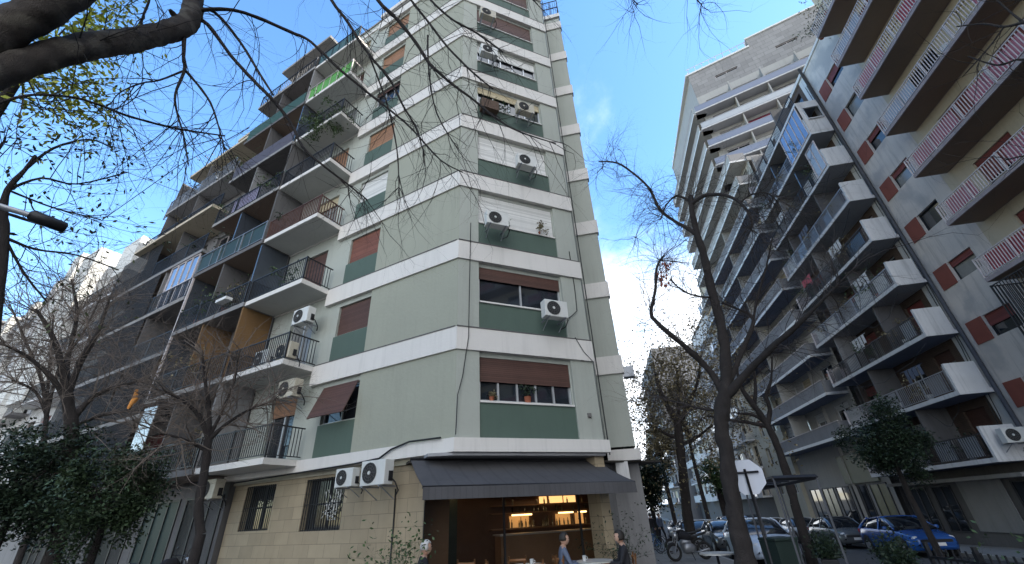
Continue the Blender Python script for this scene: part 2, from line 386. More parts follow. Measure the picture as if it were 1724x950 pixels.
def roughen(m,i0,cx,amp,fr):
    for i in range(i0,len(m.v)):
        v=m.v[i]; q=_ns.noise(v*fr)*.6+_ns.noise(v*fr*2.7)*.4; w=Vector((_ns.noise(v*fr+Vector((9,0,0))),_ns.noise(v*fr+Vector((0,9,0))),_ns.noise(v*fr+Vector((0,0,9)))))
        m.v[i]=v+w*amp*(.5+abs(q))
def grow(m,p,d,ln,r,depth,rg,droop=.0,spread=.6,k=4,kids=(2,4),wig=.22,leafm=None,lp=None):
    """one branch with side branches"""
    n=6 if depth>0 else 5; pts=[p.copy()]; rad=[r]; q=p.copy(); dd=d.normalized(); bend=Vector((rg.gauss(0,1),rg.gauss(0,1),rg.gauss(0,1)))*wig*.75
    for i in range(n):
        dd=(dd+bend+Vector((rg.gauss(0,wig),rg.gauss(0,wig),rg.gauss(0,wig)-droop))*.75).normalized()
        q=q+dd*(ln/n); pts.append(q.copy()); rad.append(r*(1-.75*(i+1)/n))
        if depth>0 and i>0 and (i%2==1 or i==n-1):
            for _ in range(rg.randint(*kids) if i<n-1 else 2):
                c=(dd+Vector((rg.gauss(0,spread),rg.gauss(0,spread),rg.gauss(0,spread)))).normalized()
                grow(m,q,c,ln*rg.uniform(.35,.62),rad[-1]*rg.uniform(.45,.7),depth-1,rg,droop,spread,3,kids,wig,leafm,lp)
    m.tube(pts,rad,k,False)
    if leafm is not None and depth<=lp[0]:
        for _ in range(lp[1]):
            c=pts[rg.randint(1,len(pts)-1)]+Vector((rg.gauss(0,.5),rg.gauss(0,.5),rg.gauss(0,.4)))*lp[4]
            leafm.leaf(c,Vector((rg.gauss(0,1),rg.gauss(0,1),rg.gauss(-.3,.7))),Vector((rg.gauss(0,1),rg.gauss(0,1),1)),lp[2]*rg.uniform(.6,1.3),lp[3]*rg.uniform(.6,1.2))
# ================================================================== GROUND
def sheet(name,m,pmin,pmax,lmin,lmax,dz,step=6,poly=None):
    b=MB(); ps=[pmin+(pmax-pmin)*i/max(1,int((pmax-pmin)/step)) for i in range(max(1,int((pmax-pmin)/step))+1)]
    ls=[lmin+(lmax-lmin)*i/max(1,int((lmax-lmin)/step)) for i in range(max(1,int((lmax-lmin)/step))+1)]
    def P(p,l): x,y=XY(p,l); return Vector((x,y,gz(x,y)+dz))
    for i in range(len(ps)-1):
        for j in range(len(ls)-1):
            a,c,e,g=P(ps[i],ls[j]),P(ps[i+1],ls[j]),P(ps[i+1],ls[j+1]),P(ps[i],ls[j+1])
            b.quad(a,c,e,g,[(v.x,v.y) for v in (a,c,e,g)])
    return struct(b.build(name,m))
sheet('ground',mat('ground soil',(.10,.095,.085),.95,.2,.5),-600,600,-600,600,-.03,4) if False else None
b=MB(); 
gp=[-600,-200,-80,-30,0,4,8,12,16,20,40,120,600]; gl=[-600,-150,-60,-20,0,4,8,16,30,45,68,120,300,700]
def GP(p,l,dz): x,y=XY(p,l); return Vector((x,y,gz(x,y)+dz))
for i in range(len(gp)-1):
    for j in range(len(gl)-1):
        q=[GP(gp[i],gl[j],-.03),GP(gp[i+1],gl[j],-.03),GP(gp[i+1],gl[j+1],-.03),GP(gp[i],gl[j+1],-.03)]
        b.quad(*q,[(v.x,v.y) for v in q])
struct(b.build('ground',mat('ground soil',(.10,.095,.085),.95,.2,.5)))
sheet('road',asphalt,4.4,13.3,-40,200,0.0,4)
b=MB()   # left street roadway and the crossing
for i in range(-10,30):
    q=[FL(i*4,3.4,-.004),FL(i*4,11.5,-.004),FL(i*4+4,11.5,-.004),FL(i*4+4,3.4,-.004)]
    b.quad(*[Vector((v.x,v.y,gz(v.x,v.y)-.004)) for v in q],[(v.x,v.y) for v in q],True)
struct(b.build('street',asphalt))
def strip(name,m,pts_in,pts_out,z0,z1):
    pass
def walk(name,F,s0,s1,n0,n1,h=.12,step=3):
    b=MB(); k=max(1,int((s1-s0)/step))
    for i in range(k):
        a,c=s0+(s1-s0)*i/k,s0+(s1-s0)*(i+1)/k
        def V(s,n,z): v=F(s,n,0); return Vector((v.x,v.y,gz(v.x,v.y)+z))
        fl=F.h<0
        b.quad(V(a,n0,h),V(c,n0,h),V(c,n1-.15,h),V(a,n1-.15,h),[(a,n0),(c,n0),(c,n1),(a,n1)],fl)
    o=struct(b.build(name,pave)); b=MB()
    for i in range(k):
        a,c=s0+(s1-s0)*i/k,s0+(s1-s0)*(i+1)/k
        b.quad(V(a,n1-.15,h+.004),V(c,n1-.15,h+.004),V(c,n1,h+.004),V(a,n1,h+.004),None,fl)
        b.quad(V(a,n1,h+.004),V(c,n1,h+.004),V(c,n1,-.2),V(a,n1,-.2),None,fl)
    struct(b.build('kerb',kerbm)); return o
walk('pavement',FL,0.5,110,-1.2,3.2)
walk('pavement',FR,-30,200,-.6,3.6)
# corner and right-hand pavement in front of the wing
FP=Fr(XY(4.3,0),A0,True)
b=MB(); V0=[FL(.5,-1.2,0),FL(.5,3.2,0),FL(-.6,3.3,0),FC(1.5,3.5,0),FC(4.2,3.5,0),Vector((*XY(4.3,12.2),0)),Vector((*XY(4.3,16),0)),Vector((*XY(-1,16),0)),FC(2,-4,0)]
def lift(v,h): return Vector((v.x,v.y,gz(v.x,v.y)+h))
i=len(b.v); b.v+=[lift(v,.121) for v in V0]; b.f.append(list(range(len(V0)))); b.uv.append([(v.x,v.y) for v in V0]); b.sm.append(False)
for a,c in zip(V0[1:7],V0[2:7]): b.quad(lift(a,.121),lift(a,-.2),lift(c,-.2),lift(c,.121))
struct(b.build('pavement',pave))
walk('pavement',Fr(XY(0,0),A0,True),16,200,-1,4.3)
# ================================================================== GREEN CORNER BUILDING
Z0,ST=3.38,2.9
def zk(k): return Z0+ST*k
G=thing('apartment_building','sage green corner apartment building with white bands and a canted corner over the cafe','building',(C0[0],C0[1],0))
Cp=FC(4.27,0,0); Wp=FW(0,0,0); We=FW(.87,0,0)
back=Vector((*XY(0.93,40),0)); 
# core (dark inside) set back .32 behind the facades
b=MB()
core=[FL(9.08,-.34,0),Vector(C0).to_3d()+Vector((.02,.36,0)),FC(4.0,-.34,0),Vector((2.2,14.4,0)),Vector((3.3,14.4,0)),Vector((*XY(.6,30),0)),FL(9.08,-14,0)]
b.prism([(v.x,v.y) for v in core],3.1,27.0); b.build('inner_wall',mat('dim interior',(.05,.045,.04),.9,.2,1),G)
ops=[]
for k in range(8): ops.append((3.62,5.22,zk(k)+.98,zk(k)+2.1))
dops=[(6.55,7.9,zk(k)+.06,zk(k)+2.15) for k in range(8)]
# left facade: blank panels / window bay / balcony wall
b=MB(); b.wall(FL,0.0,3.6,Z0,27.1,0,.3,[]); b.build('wall',sage,G)
b=MB(); b.wall(FL,3.6,9.1,Z0,27.1,-.07,.26,ops+dops); b.build('wall',sage2,G)
# canted corner piers and recess
cops=[(.66,3.47,zk(k)+.94,zk(k)+2.14) for k in range(8)]
b=MB(); b.wall(FC,0,.64,Z0,27.1,0,.3,[]); b.wall(FC,3.5,4.27,Z0,27.1,0,.3,[])
for k in range(8):
    pass
b.wall(FC,.64,3.5,Z0,27.1,-.10,.22,cops)
b.quad(FC(.64,0,Z0),FC(.64,-.1,Z0),FC(.64,-.1,27.1),FC(.64,0,27.1)); b.quad(FC(3.5,-.1,Z0),FC(3.5,0,Z0),FC(3.5,0,27.1),FC(3.5,-.1,27.1))
b.quad(FC(4.27,0,Z0),Wp+Vector((0,0,Z0)),Wp+Vector((0,0,27.1)),FC(4.27,0,27.1))
b.build('wall',sage2,G)
b=MB(); b.wall(FW,0,.87,Z0,27.1,0,.3,[]); b.build('wall',sage2,G); b=MB(); b.quad(We+Vector((0,0,Z0)),back+Vector((0,0,Z0)),back+Vector((0,0,27.1)),We+Vector((0,0,27.1)))
b.quad(FL(9.1,-.07,Z0),FL(9.1,-14,Z0),FL(9.1,-14,27.1),FL(9.1,-.07,27.1)); b.build('wall',sage,G)
b=MB(); b.prism([(v.x,v.y) for v in (FL(9.1,-.02,0),Vector(C0).to_3d(),Cp,Wp,We,back,FL(9.1,-14,0))],27.0,27.14); b.build('roof',conc,G)
# dark green spandrels, one sheet per storey and bay
for k in range(8):
    MB().box(FC,.642,3.498,-.098,-.045,zk(k)+.022,zk(k)+.93).build('spandrel',dkgreen,G)
    MB().box(FL,3.61,5.25,-.068,-.03,zk(k)+.022,zk(k)+.95).build('spandrel',dkgreen,G)
# white bands
for k in range(1,10):
    z0,z1=(zk(k)-.63,zk(k)+.02) if k<9 else (26.9,27.2)
    if k==9: z0,z1=27.12,27.45
    t=.07
    b=MB(); b.prism([tuple(FL(5.9,-.2,0)[:2]),tuple(FL(5.9,t,0)[:2]),tuple((FL(0,t,0)+Vector((.028,0,0)))[:2]),tuple(FC(4.3,t,0)[:2]),tuple(FC(4.3,-.06,0)[:2]),tuple(FC(.1,-.14,0)[:2]),tuple(FL(.1,-.2,0)[:2])],z0,z1)
    b.build('band',band,G)
    if k<9:
        MB().box(FL,.04,5.9,.0,.078,zk(k)+.021,zk(k)+.05).build('dark_strip',concdk,G); MB().box(FC,-.02,4.29,.0,.078,zk(k)+.021,zk(k)+.05).build('dark_strip',concdk,G)  # thin dark strip, slightly proud, drawn for the dark groove line
        MB().box(FL,5.9,9.1,-.2,-.02,zk(k)-.2,zk(k)+.02).build('band',band,G)
    MB().box(FW,-.02,.93,-.2,t,zk(k)-.60 if k<9 else z0,z1-.001).build('band',band,G)
# ground-floor slab with its deep soffit over the cafe
b=MB(); b.prism([tuple(FL(9.3,-.3,0)[:2]),tuple(FL(9.3,.14,0)[:2]),tuple((FL(0,.14,0)+Vector((.06,0,0)))[:2]),tuple(FC(4.36,.14,0)[:2]),tuple(FC(4.36,-1.5,0)[:2]),tuple(FC(0,-5,0)[:2])],3.06,Z0)
b.build('slab',band,G)
MB().box(FW,-.02,.98,-1.5,.09,2.98,3.30).build('slab',band,G)
b=MB(); b.prism([tuple(FC(-.6,-.2,0)[:2]),tuple(FC(-.05,.02,0)[:2]),tuple(FC(4.25,.02,0)[:2]),tuple(FC(4.25,-1.0,0)[:2]),tuple(FC(-.6,-1.0,0)[:2])],2.985,3.055); b.build('soffit',soffitgrey,G)
# windows of the canted corner
ws={0:(.56,wood,5,alu),1:(.34,wood,2,alu),2:(1,whitesh,2,alu),3:(1,whitesh,2,alu),4:(.30,creamsh,4,alu),5:(.42,whitesh,5,alu),6:(1,wood,3,alu),7:(.8,wood,3,alu)}
for k in range(8):
    sh,sm_,pn,fm=ws[k]; o=cops[k]
    window(FC,G,o[0],o[1],o[2],o[3],-.17,sh,sm_,pn,fm,glass)
    MB().box(FC,.66,3.47,-.10,.0,o[2]-.05,o[2]).build('sill',band,G)
# left bay windows
lw={0:(.0,wood,2),1:(1,wood,2),2:(1,mat('red wooden slats',(.19,.07,.045),.6,.14,2,.1,.4,tile=('slat',0,.055,.22,.5)),2),3:(1,whitesh,2),4:(.95,woodo,2),5:(.15,wood,3),6:(1,woodo,2),7:(1,woodo,2)}
for k in range(8):
    sh,sm_,pn=lw[k]; o=ops[k]; wf=window(FL,G,o[0],o[1],o[2],o[3],-.2,sh,sm_,pn,alu,glass)
    if k==0:   # blind pushed out like an awning
        q=MB(); a,c=o[0]+.03,o[1]-.03
        P=[FL(a,.0,o[3]-.02),FL(c,.0,o[3]-.02),FL(c,.42,o[2]+.1),FL(a,.42,o[2]+.1)]
        Q=[v+FL.m*.02+Vector((0,0,.015)) for v in P]
        q.quad(*P,[(0,1.2),(1.6,1.2),(1.6,0),(0,0)]); q.quad(*Q[::-1],[(0,0),(1.6,0),(1.6,1.2),(0,1.2)])
        for i in range(4): q.quad(P[i],P[(i+1)%4],Q[(i+1)%4],Q[i])
        q.build('shutter',wood,wf)
        q=MB(); q.bar(FL(a,-.1,o[2]+.35),FL(a,.42,o[2]+.1),.012); q.bar(FL(c,-.1,o[2]+.35),FL(c,.42,o[2]+.1),.012); q.build('shutter_arm',darkmetal,wf)
for k in range(8):
    o=dops[k]; window(FL,G,o[0],o[1],o[2],o[3],-.22,[.3,0,.75,.2,.6,0,1,.5][k],[woodo,whitesh,wood,creamsh][k%4],2,alu,[glass,curt][k%2],.06)
# balconies of the green building
for k in range(0,8):
    z=zk(k); s0,s1=(5.85,9.1) if k else (5.7,9.35)
    sb=MB().box(FL,s0,s1,-.05,1.16,z-.15,z+.02).build('balcony',band,G)
    if k: MB().box(FL,s0+.03,s1-.03,-.03,1.12,z-.156,z-.149).build('soffit',mat('pale soffit',(.46,.46,.44),.85,.06,1,.1),sb)
    if k in (6,):
        MB().box(FL,s0+.03,s1-.05,1.07,1.10,z+.05,z+.95).build('railing_screen',greencl,sb); barrail(FL,s0+.03,s1-.03,1.12,z+.02,.98,.5,(1.1,1.1)).build('railing',rail,sb)
    elif k==7: 
        MB().box(FL,s0+.03,s1-.05,1.07,1.10,z+.05,z+.95).build('railing_screen',mat('teal canvas',(.05,.11,.12),.8),sb); barrail(FL,s0+.03,s1-.03,1.12,z+.02,.98,.5,(1.1,1.1)).build('railing',darkmetal,sb)
    else:
        barrail(FL,s0+.03,s1-.03,1.12,z+.02,.92,.105,(1.1,1.1),.009 if k!=3 else .014).build('railing',darkmetal if k not in (3,) else mat('rusty red railing',(.085,.04,.03),.7,.3,4),sb)
# ground floor
b=MB(); gops=[(3.85,5.5,1.55,2.86),(6.92,8.42,1.62,2.86)]
b.wall(FL,1.02,9.1,.0,2.93,-.2,.35,gops); 
P0=FL(1.02,-.2,0); P1=FC(-.47,-1.02,0)
b.quad(FL(1.02,-.2,0),FL(1.02,-.2,2.99),FC(-.44,-1.5,2.99),FC(-.44,-1.5,0),[(0,0),(0,3),(.9,3),(.9,0)])
b.build('stone_wall',travert,G)
MB().box(FL,1.0,9.12,-.4,-.13,2.93,3.06).build('lintel',cream,G)
for a,c,d,e in gops:
    fr=window(FL,G,a,c,d,e,-.42,0,None,2,darkmetal,glass)
    m=MB(); k=int((c-a)/.10)
    for i in range(k+1): x=a+.03+(c-a-.06)*i/k; m.box(FL,x-.009,x+.009,-.235,-.217,d,e)
    for z in (d+.02,(d+e)/2,e-.02): m.box(FL,a,c,-.241,-.236,z-.012,z+.012)
    m.build('window_grille',darkmetal,fr)
MB().box(FC,3.97,4.26,-.72,-.12,.0,2.99).build('pillar',travert,G)
# side wall under the wing
b=MB(); b.prism([tuple(FC(4.12,-.74,0)[:2]),tuple(FC(4.25,-.74,0)[:2]),tuple(FW(.06,-.5,0)[:2]),tuple(FW(-.1,-.5,0)[:2])],0,2.985); b.build('ground_floor_wall',greywall,G); MB().box(FW,.05,.9,-8,-.5,0,2.98).build('ground_floor_wall',greywall,G)
# terrace railing on the wing roof
b=MB(); barrail(FW,0,.9,0,27.45,1.5,.12,(0,0),.012,b,.45); b.box(FW,-.02,.92,-.02,.02,28.2,28.24)
for i in range(14): b.box(Fr((We.x,We.y),A0),i*.3,i*.3+.02,-.02,0,27.4,28.95)
b.build('terrace_railing',darkmetal,G)
# small wall fittings
for z in (4.05,6.05,8.98,5.7): 
    MB().box(FC,3.84,3.94,0.0,.06,z-.06,z+.05).build('vent',mat('grey vent',(.16,.15,.14),.7),G)
# ---- cafe interior
def R3(name,m,*a): return MB().box(FC,*a).build(name,m,G)
R3('shop_floor',mat('cafe floor',(.09,.06,.04),.5,.2,2),-.6,6.2,-5.5,-.95,.02,.13)
R3('shop_back_wall',mat('cafe back wall',(.12,.07,.045),.8,.2,1.5),-.9,7,-5.2,-5.05,.13,2.99)
R3('shop_side_wall',brownwood,-1.0,.45,-2.2,-2.05,.13,2.99)
R3('shop_side_wall',mat('dark green tile',(.03,.045,.04),.3,.2,3),.46,1.25,-4.2,-4.1,.13,2.99)
R3('shop_ceiling',mat('cafe ceiling',(.04,.035,.03),.8),-.9,7,-5.1,-1.0,2.93,2.98)
sh=R3('shelf',brownwood,2.6,6.6,-5.0,-4.7,1.25,1.29)
for z in (1.72,1.95,2.26): MB().box(FC,2.6,6.6,-5.0,-4.72,z,z+.035).build('shelf_board',brownwood,sh)
for a,c,z in ((3.35,4.1,1.70),(5.15,5.75,1.70),(5.95,6.3,1.70)):
    MB().box(FC,a,c,-4.74,-4.70,z-.05,z-.003).build('shelf_light',lamp,sh)
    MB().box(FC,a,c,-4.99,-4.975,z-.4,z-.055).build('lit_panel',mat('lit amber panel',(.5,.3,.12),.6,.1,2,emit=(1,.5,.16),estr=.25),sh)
for a,c in ((4.95,5.5),(5.55,6.05),(4.55,4.85)):
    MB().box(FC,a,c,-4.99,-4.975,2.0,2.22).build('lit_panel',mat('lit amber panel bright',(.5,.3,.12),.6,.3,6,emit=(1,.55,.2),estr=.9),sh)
m=MB(); 
for i in range(46):
    x=2.9+rng.random()*3.6; z=rng.choice([1.757,1.29,1.987,1.29]); h=rng.uniform(.14,.22) if z>1.5 else rng.uniform(.2,.34); r=.032
    p=FC(x,-4.83+rng.uniform(-.06,.05),z); m.tube([p,p+Vector((0,0,h*.6)),p+Vector((0,0,h*.75)),p+Vector((0,0,h))],[r,r,r*.4,r*.38],6)
m.build('bottle',mat('bottle glass',(.10,.09,.06),.15,.5,9,spec=.8,island=.8),sh)['kind']='stuff'
_l=bpy.data.lights.new('shelf_lamp','POINT'); _l.energy=7; _l.color=(1,.66,.34); _l.shadow_soft_size=.15
for _p in (FC(4.2,-4.2,2.55),FC(1.2,-3.2,2.5)):
    _o=bpy.data.objects.new('shelf_lamp',_l); S.collection.objects.link(_o); _o.location=_p
    _m=MB(); _m.tube([_p+Vector((0,0,.4)),_p+Vector((0,0,.16))],.008,5); _m.tube([_p+Vector((0,0,.16)),_p+Vector((0,0,.05))],[.03,.12],12,False); _m.build('pendant_lamp',darkmetal,G)
R3('counter',brownwood,2.3,5.8,-3.6,-3.1,.13,1.15)
R3('counter_top',mat('pale stone top',(.40,.38,.35),.3),2.25,5.85,-3.65,-3.05,1.152,1.19)
# front glazing
fr=MB(); 
for x in (-.46,1.59,3.80): fr.box(FC,x-.022,x+.022,-1.0,-.94,.13,2.62)
fr.box(FC,-.46,3.82,-1.0,-.94,2.62,2.68); fr.box(FC,-.46,3.82,-1.0,-.94,.13,.19)
f=fr.build('shop_window',darkmetal,G)
cg=mat('clear shop glass',(.01,.01,.01),.02,0,1,spec=.6,alpha=.13)
for a,c in ((-.43,1.565),(1.615,3.77)): MB().box(FC,a,c,-.975,-.967,.19,2.62).build('pane',cg,f)
R3('shop_fascia',mat('dark fascia',(.04,.038,.036),.6,.1,2),-.47,3.84,-1.04,-.93,2.68,2.983)
# ---- awning
A=thing('awning','dark grey canvas awning stretched over the cafe front','awning',FC(1.7,-.6,2.9))
def sheet3(F,pts,th,name,m,par,cols=1):
    q=MB(); up=Vector((0,0,th))
    return q
q=MB(); n=14; ns=10
def aw(s,t):  # t 0 top ..1 bottom ; slight sag
    return FC(s,-.62+1.62*t,2.95-.68*t-.05*sin(pi*t)-.012*sin(s*2.7)*sin(pi*t))
for i in range(n):
    for j in range(ns):
        a,c=-.92+5.22*i/n,-.92+5.22*(i+1)/n; t0,t1=j/ns,(j+1)/ns
        q.quad(aw(a,t0),aw(a,t1),aw(c,t1),aw(c,t0),[(a,t0),(a,t1),(c,t1),(c,t0)]); up=Vector((0,0,.012)); q.quad(aw(a,t0)+up,aw(c,t0)+up,aw(c,t1)+up,aw(a,t1)+up)
for k in range(len(q.sm)): q.sm[k]=True
q.build('canopy',awn,A)
q=MB()
for i in range(40):
    a,c=-.92+5.22*i/40,-.92+5.22*(i+1)/40
    w0,w1=.012*sin(a*9),.012*sin(c*9)
    q.quad(FC(a,1.02,2.262),FC(a,1.03+w0,2.03),FC(c,1.03+w1,2.03),FC(c,1.02,2.262)); q.quad(FC(a,1.028,2.262),FC(c,1.028,2.262),FC(c,1.038+w1,2.03),FC(a,1.038+w0,2.03))
q.build('valance',awn,A)
q=MB(); q.tube([FC(-.93,1.0,2.262),FC(4.31,1.0,2.262)],.028,8); q.build('front_bar',darkmetal,A)
q=MB(); q.tube([FC(-.93,-.62,2.965),FC(4.31,-.62,2.965)],.05,8); q.build('roller',darkmetal,A)
for s in (-.7,4.1):
    q=MB(); q.bar(FC(s,-.6,2.75),FC(s+(.45 if s<0 else -.45),.2,2.5),.02,6); q.bar(FC(s+(.45 if s<0 else -.45),.2,2.5),FC(s,.98,2.26),.018,6); q.build('arm',darkmetal,A)
# ---- air conditioners on the green building
ac(FC,2.84,.36,zk(1)+.42,'air conditioner right of the reflecting window on the canted corner, its fan facing the street',.95)
ac(FC,1.08,.36,zk(2)+.46,'air conditioner under the left end of a white shutter with a clay pot beside it',.92)
ac(FC,2.3,.36,zk(3)+.50,'air conditioner in the middle of the white-shuttered window above the potted sill',.92)
ac(FC,2.45,.36,zk(4)+.55,'air conditioner under the cream shutter with plants hung on its left',.92)
ac(FC,.98,.36,zk(5)+.62,'air conditioner at the left of a white window high on the canted corner',.92)
ac(FC,.98,.36,zk(6)+.55,'topmost air conditioner on the canted corner below a brown shutter',.92)
ac(FL,3.1,.30,2.50,'narrow air conditioner left of the bigger one beside the awning',.78)
ac(FL,1.98,.34,2.46,'large air conditioner above the stone wall next to the awning',1.0)
ac(FL,6.2,.42,7.75,'air conditioner under the third-storey white balcony of the green facade',1.0)
ac(FL,6.1,.42,5.2,'air conditioner under the lowest white balcony with a thin dark railing',1.0)
ac(FL,6.15,.8,6.36,'air conditioner standing at the right end of a railed balcony',.95)
ac(FL,7.3,.8,6.36,'air conditioner standing beside laundry on a railed balcony',.95)
ac(FL,9.15,.35,2.55,'air conditioner under the green building first slab beside the dark shop',1.0)
# ---- cables on the corner
def cable(pts,r,label,g='cables on the facades'):
    m=MB(); m.tube(pts,r,5); tag(m.build('cable',mat('black cable',(.015,.015,.015),.6)),label,'cable',g)
cable([FC(.35,.10,9.9),FC(.33,.09,8.2),FC(.3,.10,6.0),FC(.16,.05,4.9),FC(.03,.06,4.4),FC(.0,.06,3.45)],.012,'long black cable hanging down the canted corner left of the windows')
cable([FC(3.95,.03,9.6),FC(3.97,.03,8.0),FC(3.93,.05,7.3),FC(3.6,.05,7.0),FC(3.2,.3,7.0)],.014,'black cable bent from the right pier to the air conditioner')
cable([FC(3.7,.1,6.35),FC(3.95,.1,5.9),FC(4.25,.08,5.62)],.01,'thin looping cable crossing a white band at the right pier')
cable([FC(4.33,.1,3.0+i*1.0) for i in range(25)],.02,'dark drainpipe-like cable running up beside the narrow wing')
cable([FL(8.6,.16,2.98),FL(5.5,.17,3.03),FL(3.2,.17,3.07),FL(2.3,.17,3.12),FL(1.9,.17,3.3),FL(1.3,.17,3.42),FL(.3,.17,3.40)],.025,'thick cable running along the first slab over the stone wall')
cable([FL(1.95,-.17,2.4),FL(1.93,-.17,1.6),FL(1.95,-.17,.2)],.02,'dark cable down the stone wall from the large air conditioner')
# ================================================================== LEFT STREET ROW
def block(par,F,s0,s1,n0,n1,z0,z1,m,name='wall'): return MB().box(F,s0,s1,n0,n1,z0,z1).build(name,m,par)
def facade(par,F,s0,s1,z0,floors,st,nf,mw,bays,rg,shm=(wood,whitesh,maroon),zend=None,door=True,gm=(glass,curt,glass)):
    """wall sheet with a regular grid of real openings"""
    zend=zend or z0+floors*st; ops=[]; w=(s1-s0)/bays
    for k in range(floors):
        for i in range(bays):
            c=s0+w*(i+.5); hw=w*rg.uniform(.26,.34); lo=.08 if (door and rg.random()<.6) else .9
            ops.append((c-hw,c+hw,z0+k*st+lo,z0+k*st+2.12))
    MB().wall(F,s0,s1,z0,zend,nf,.22,ops).build('wall',mw,par)
    for o in ops:
        window(F,par,o[0],o[1],o[2],o[3],nf-.15,rg.choice([0,0,.25,.4,.6,1]),rg.choice(shm),2,rg.choice([alu,darkmetal,rail]),rg.choice(gm))
rg=random.Random(21)
# second building: dark enclosed balconies
B2=thing('apartment_building','dark apartment building with glazed and screened balconies joined to the green building','building',tuple(FL(9.1,0,0)))
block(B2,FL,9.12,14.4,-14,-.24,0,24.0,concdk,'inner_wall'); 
facade(B2,FL,9.12,14.4,Z0,7,ST,-.02,greywall,2,rg,zend=24.2)
block(B2,FL,9.12,13.2,-14,-.4,24.2,26.9,conc); block(B2,FL,9.1,13.6,-.6,.9,26.9,27.1,conc,'roof')
block(B2,FL,9.12,14.4,-.24,-.02,0,3.1,concdk)
for k in range(0,8):
    z=zk(k) ; 
    sl_=MB().box(FL,9.14,14.35 if k<7 else 14.2,0,1.22,z-.16,z+.02).build('balcony',[concdk,conc,greywall][k%3],B2)
    if k>6: 
        barrail(FL,9.2,14.1,1.18,z+.02,.9,.2,(1.1,1.1)).build('railing',darkmetal,sl_); continue
    MB().box(FL,9.17,14.32,.02,1.19,z-.166,z-.159).build('soffit',[soffit,soffitgrey,concdk,soffit,soffit,concdk,soffit][k],sl_)
    MB().box(FL,9.16,9.24,0,1.16,z+.02,z+ST-.17).build('partition',[greywall,orangep,tintglass,concdk,concdk,tintglass,greywall][k],sl_)
    MB().box(FL,11.9,11.98,0,1.14,z+.02,z+ST-.17).build('partition',[concdk,orangep,concdk,tintglass,greywall,concdk,concdk][k],sl_)
    if k in (1,2):   # glazed end
        MB().box(FL,14.28,14.31,.06,1.14,z+.02,z+ST-.17).build('glass_end',tintglass,sl_)
        MB().box(FL,14.25,14.33,1.14,1.22,z+.02,z+ST-.17).build('corner_post',rail,sl_)
    if k==0: MB().box(FL,13.3,14.3,1.13,1.16,z+.9,z+2.6).build('glass_screen',mat('milky glass screen',(.55,.60,.62),.2,.3,.8,spec=.8),sl_)
    if k in (0,1,2,4): barrail(FL,9.2,14.25,1.19,z+.02,.92,.13,(0,0),.011).build('railing',darkmetal,sl_)
    if k==3: MB().box(FL,9.3,14.25,1.15,1.18,z+.1,z+.95).build('railing',mat('dark teal glass',(.03,.055,.058),.6,.2,1,spec=.2),sl_); barrail(FL,9.2,14.25,1.2,z+.02,.98,.9,(0,0)).build('handrail',greymetal,sl_)
    if k==5: MB().box(FL,9.3,14.25,1.15,1.18,z+.05,z+.9).build('railing',mat('plum panel',(.07,.058,.07),.6,.15,2),sl_)
    if k==6: MB().box(FL,9.3,14.25,1.15,1.18,z+.05,z+.9).build('railing',mat('green awning cloth',(.025,.07,.06),.8),sl_)
MB().box(FL,10.9,13.0,1.12,1.15,zk(4)+.1,zk(4)+.95).build('laundry',mat('lilac bedsheet',(.50,.45,.62),.9,.1,3),B2)
# third building, lower and stepped back at the top, hung with nets
B3=thing('apartment_building','long grey apartment building hung with dark nets, with stepped terraces at its top','building',tuple(FL(14.4,0,0)))
S3=2.6; Z3=3.2
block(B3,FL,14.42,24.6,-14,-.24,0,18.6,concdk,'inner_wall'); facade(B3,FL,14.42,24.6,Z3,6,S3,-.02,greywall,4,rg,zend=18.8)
block(B3,FL,14.42,24.6,-.24,-.02,0,Z3-.02,concdk)
for k in range(0,7):
    z=Z3+S3*k; e=24.55 if k<5 else (22.6 if k==5 else 21.5)
    bl=MB().box(FL,14.45,e,0,1.22 if k!=5 else 1.5,z-.15,z+.02).build('balcony',[concdk,conc,greywall,conc,greywall,beige,conc][k],B3)
    MB().box(FL,14.5,e-.05,.02,1.19,z-.156,z-.149).build('soffit',[soffit,concdk,soffit,concdk,soffit,beige,soffitgrey][k],bl)
    barrail(FL,14.5,e,1.18,z+.02,.95,.16,(0,1.1),.012).build('railing',darkmetal if k!=6 else greymetal,bl)
    for s in (17.8,21.2):
        if s<e: MB().box(FL,s,s+.08,0,1.14,z+.02,z+S3-.16).build('partition',rg.choice([greywall,concdk,concdk]),bl)
for (a,c,k0,k1) in ((17.9,24.4,1,2),(17.9,24.4,2,3),(18.2,24.4,3,4),(14.6,17.7,1,2),(19.6,24.4,4,5),(14.6,24.4,0,1)):
    MB().box(FL,a,c,1.205,1.212,Z3+S3*k0+.1,Z3+S3*k1-.16).build('net',netm,B3)
w3=window(FL,B3,14.6,17.2,Z3+S3*3+1.0+.02,Z3+S3*4-.17,1.16,0,None,4,rail,skyglass)
window(FL,B3,14.6,17.2,Z3+S3*3+.06,Z3+S3*3+.98,1.16,0,None,4,rail,skyglass)
for (e,za,zb,nn) in ((20.3,18.8,21.6,.5),(17.3,21.6,23.8,-.2)):
    block(B3,FL,14.42,e,-13,nn-.9,za,zb-.2,greywall); MB().box(FL,14.42,e+.35,-13,nn+.6,zb-.2,zb).build('roof',beige,B3)
    barrail(FL,14.6,e+2.0,1.0 if za<20 else .4,za+.02,.9,.18,(0,1)).build('railing',greymetal,B3)
MB().box(FL,20.3,24.6,-13,.3,18.8,19.0).build('roof',conc,B3)
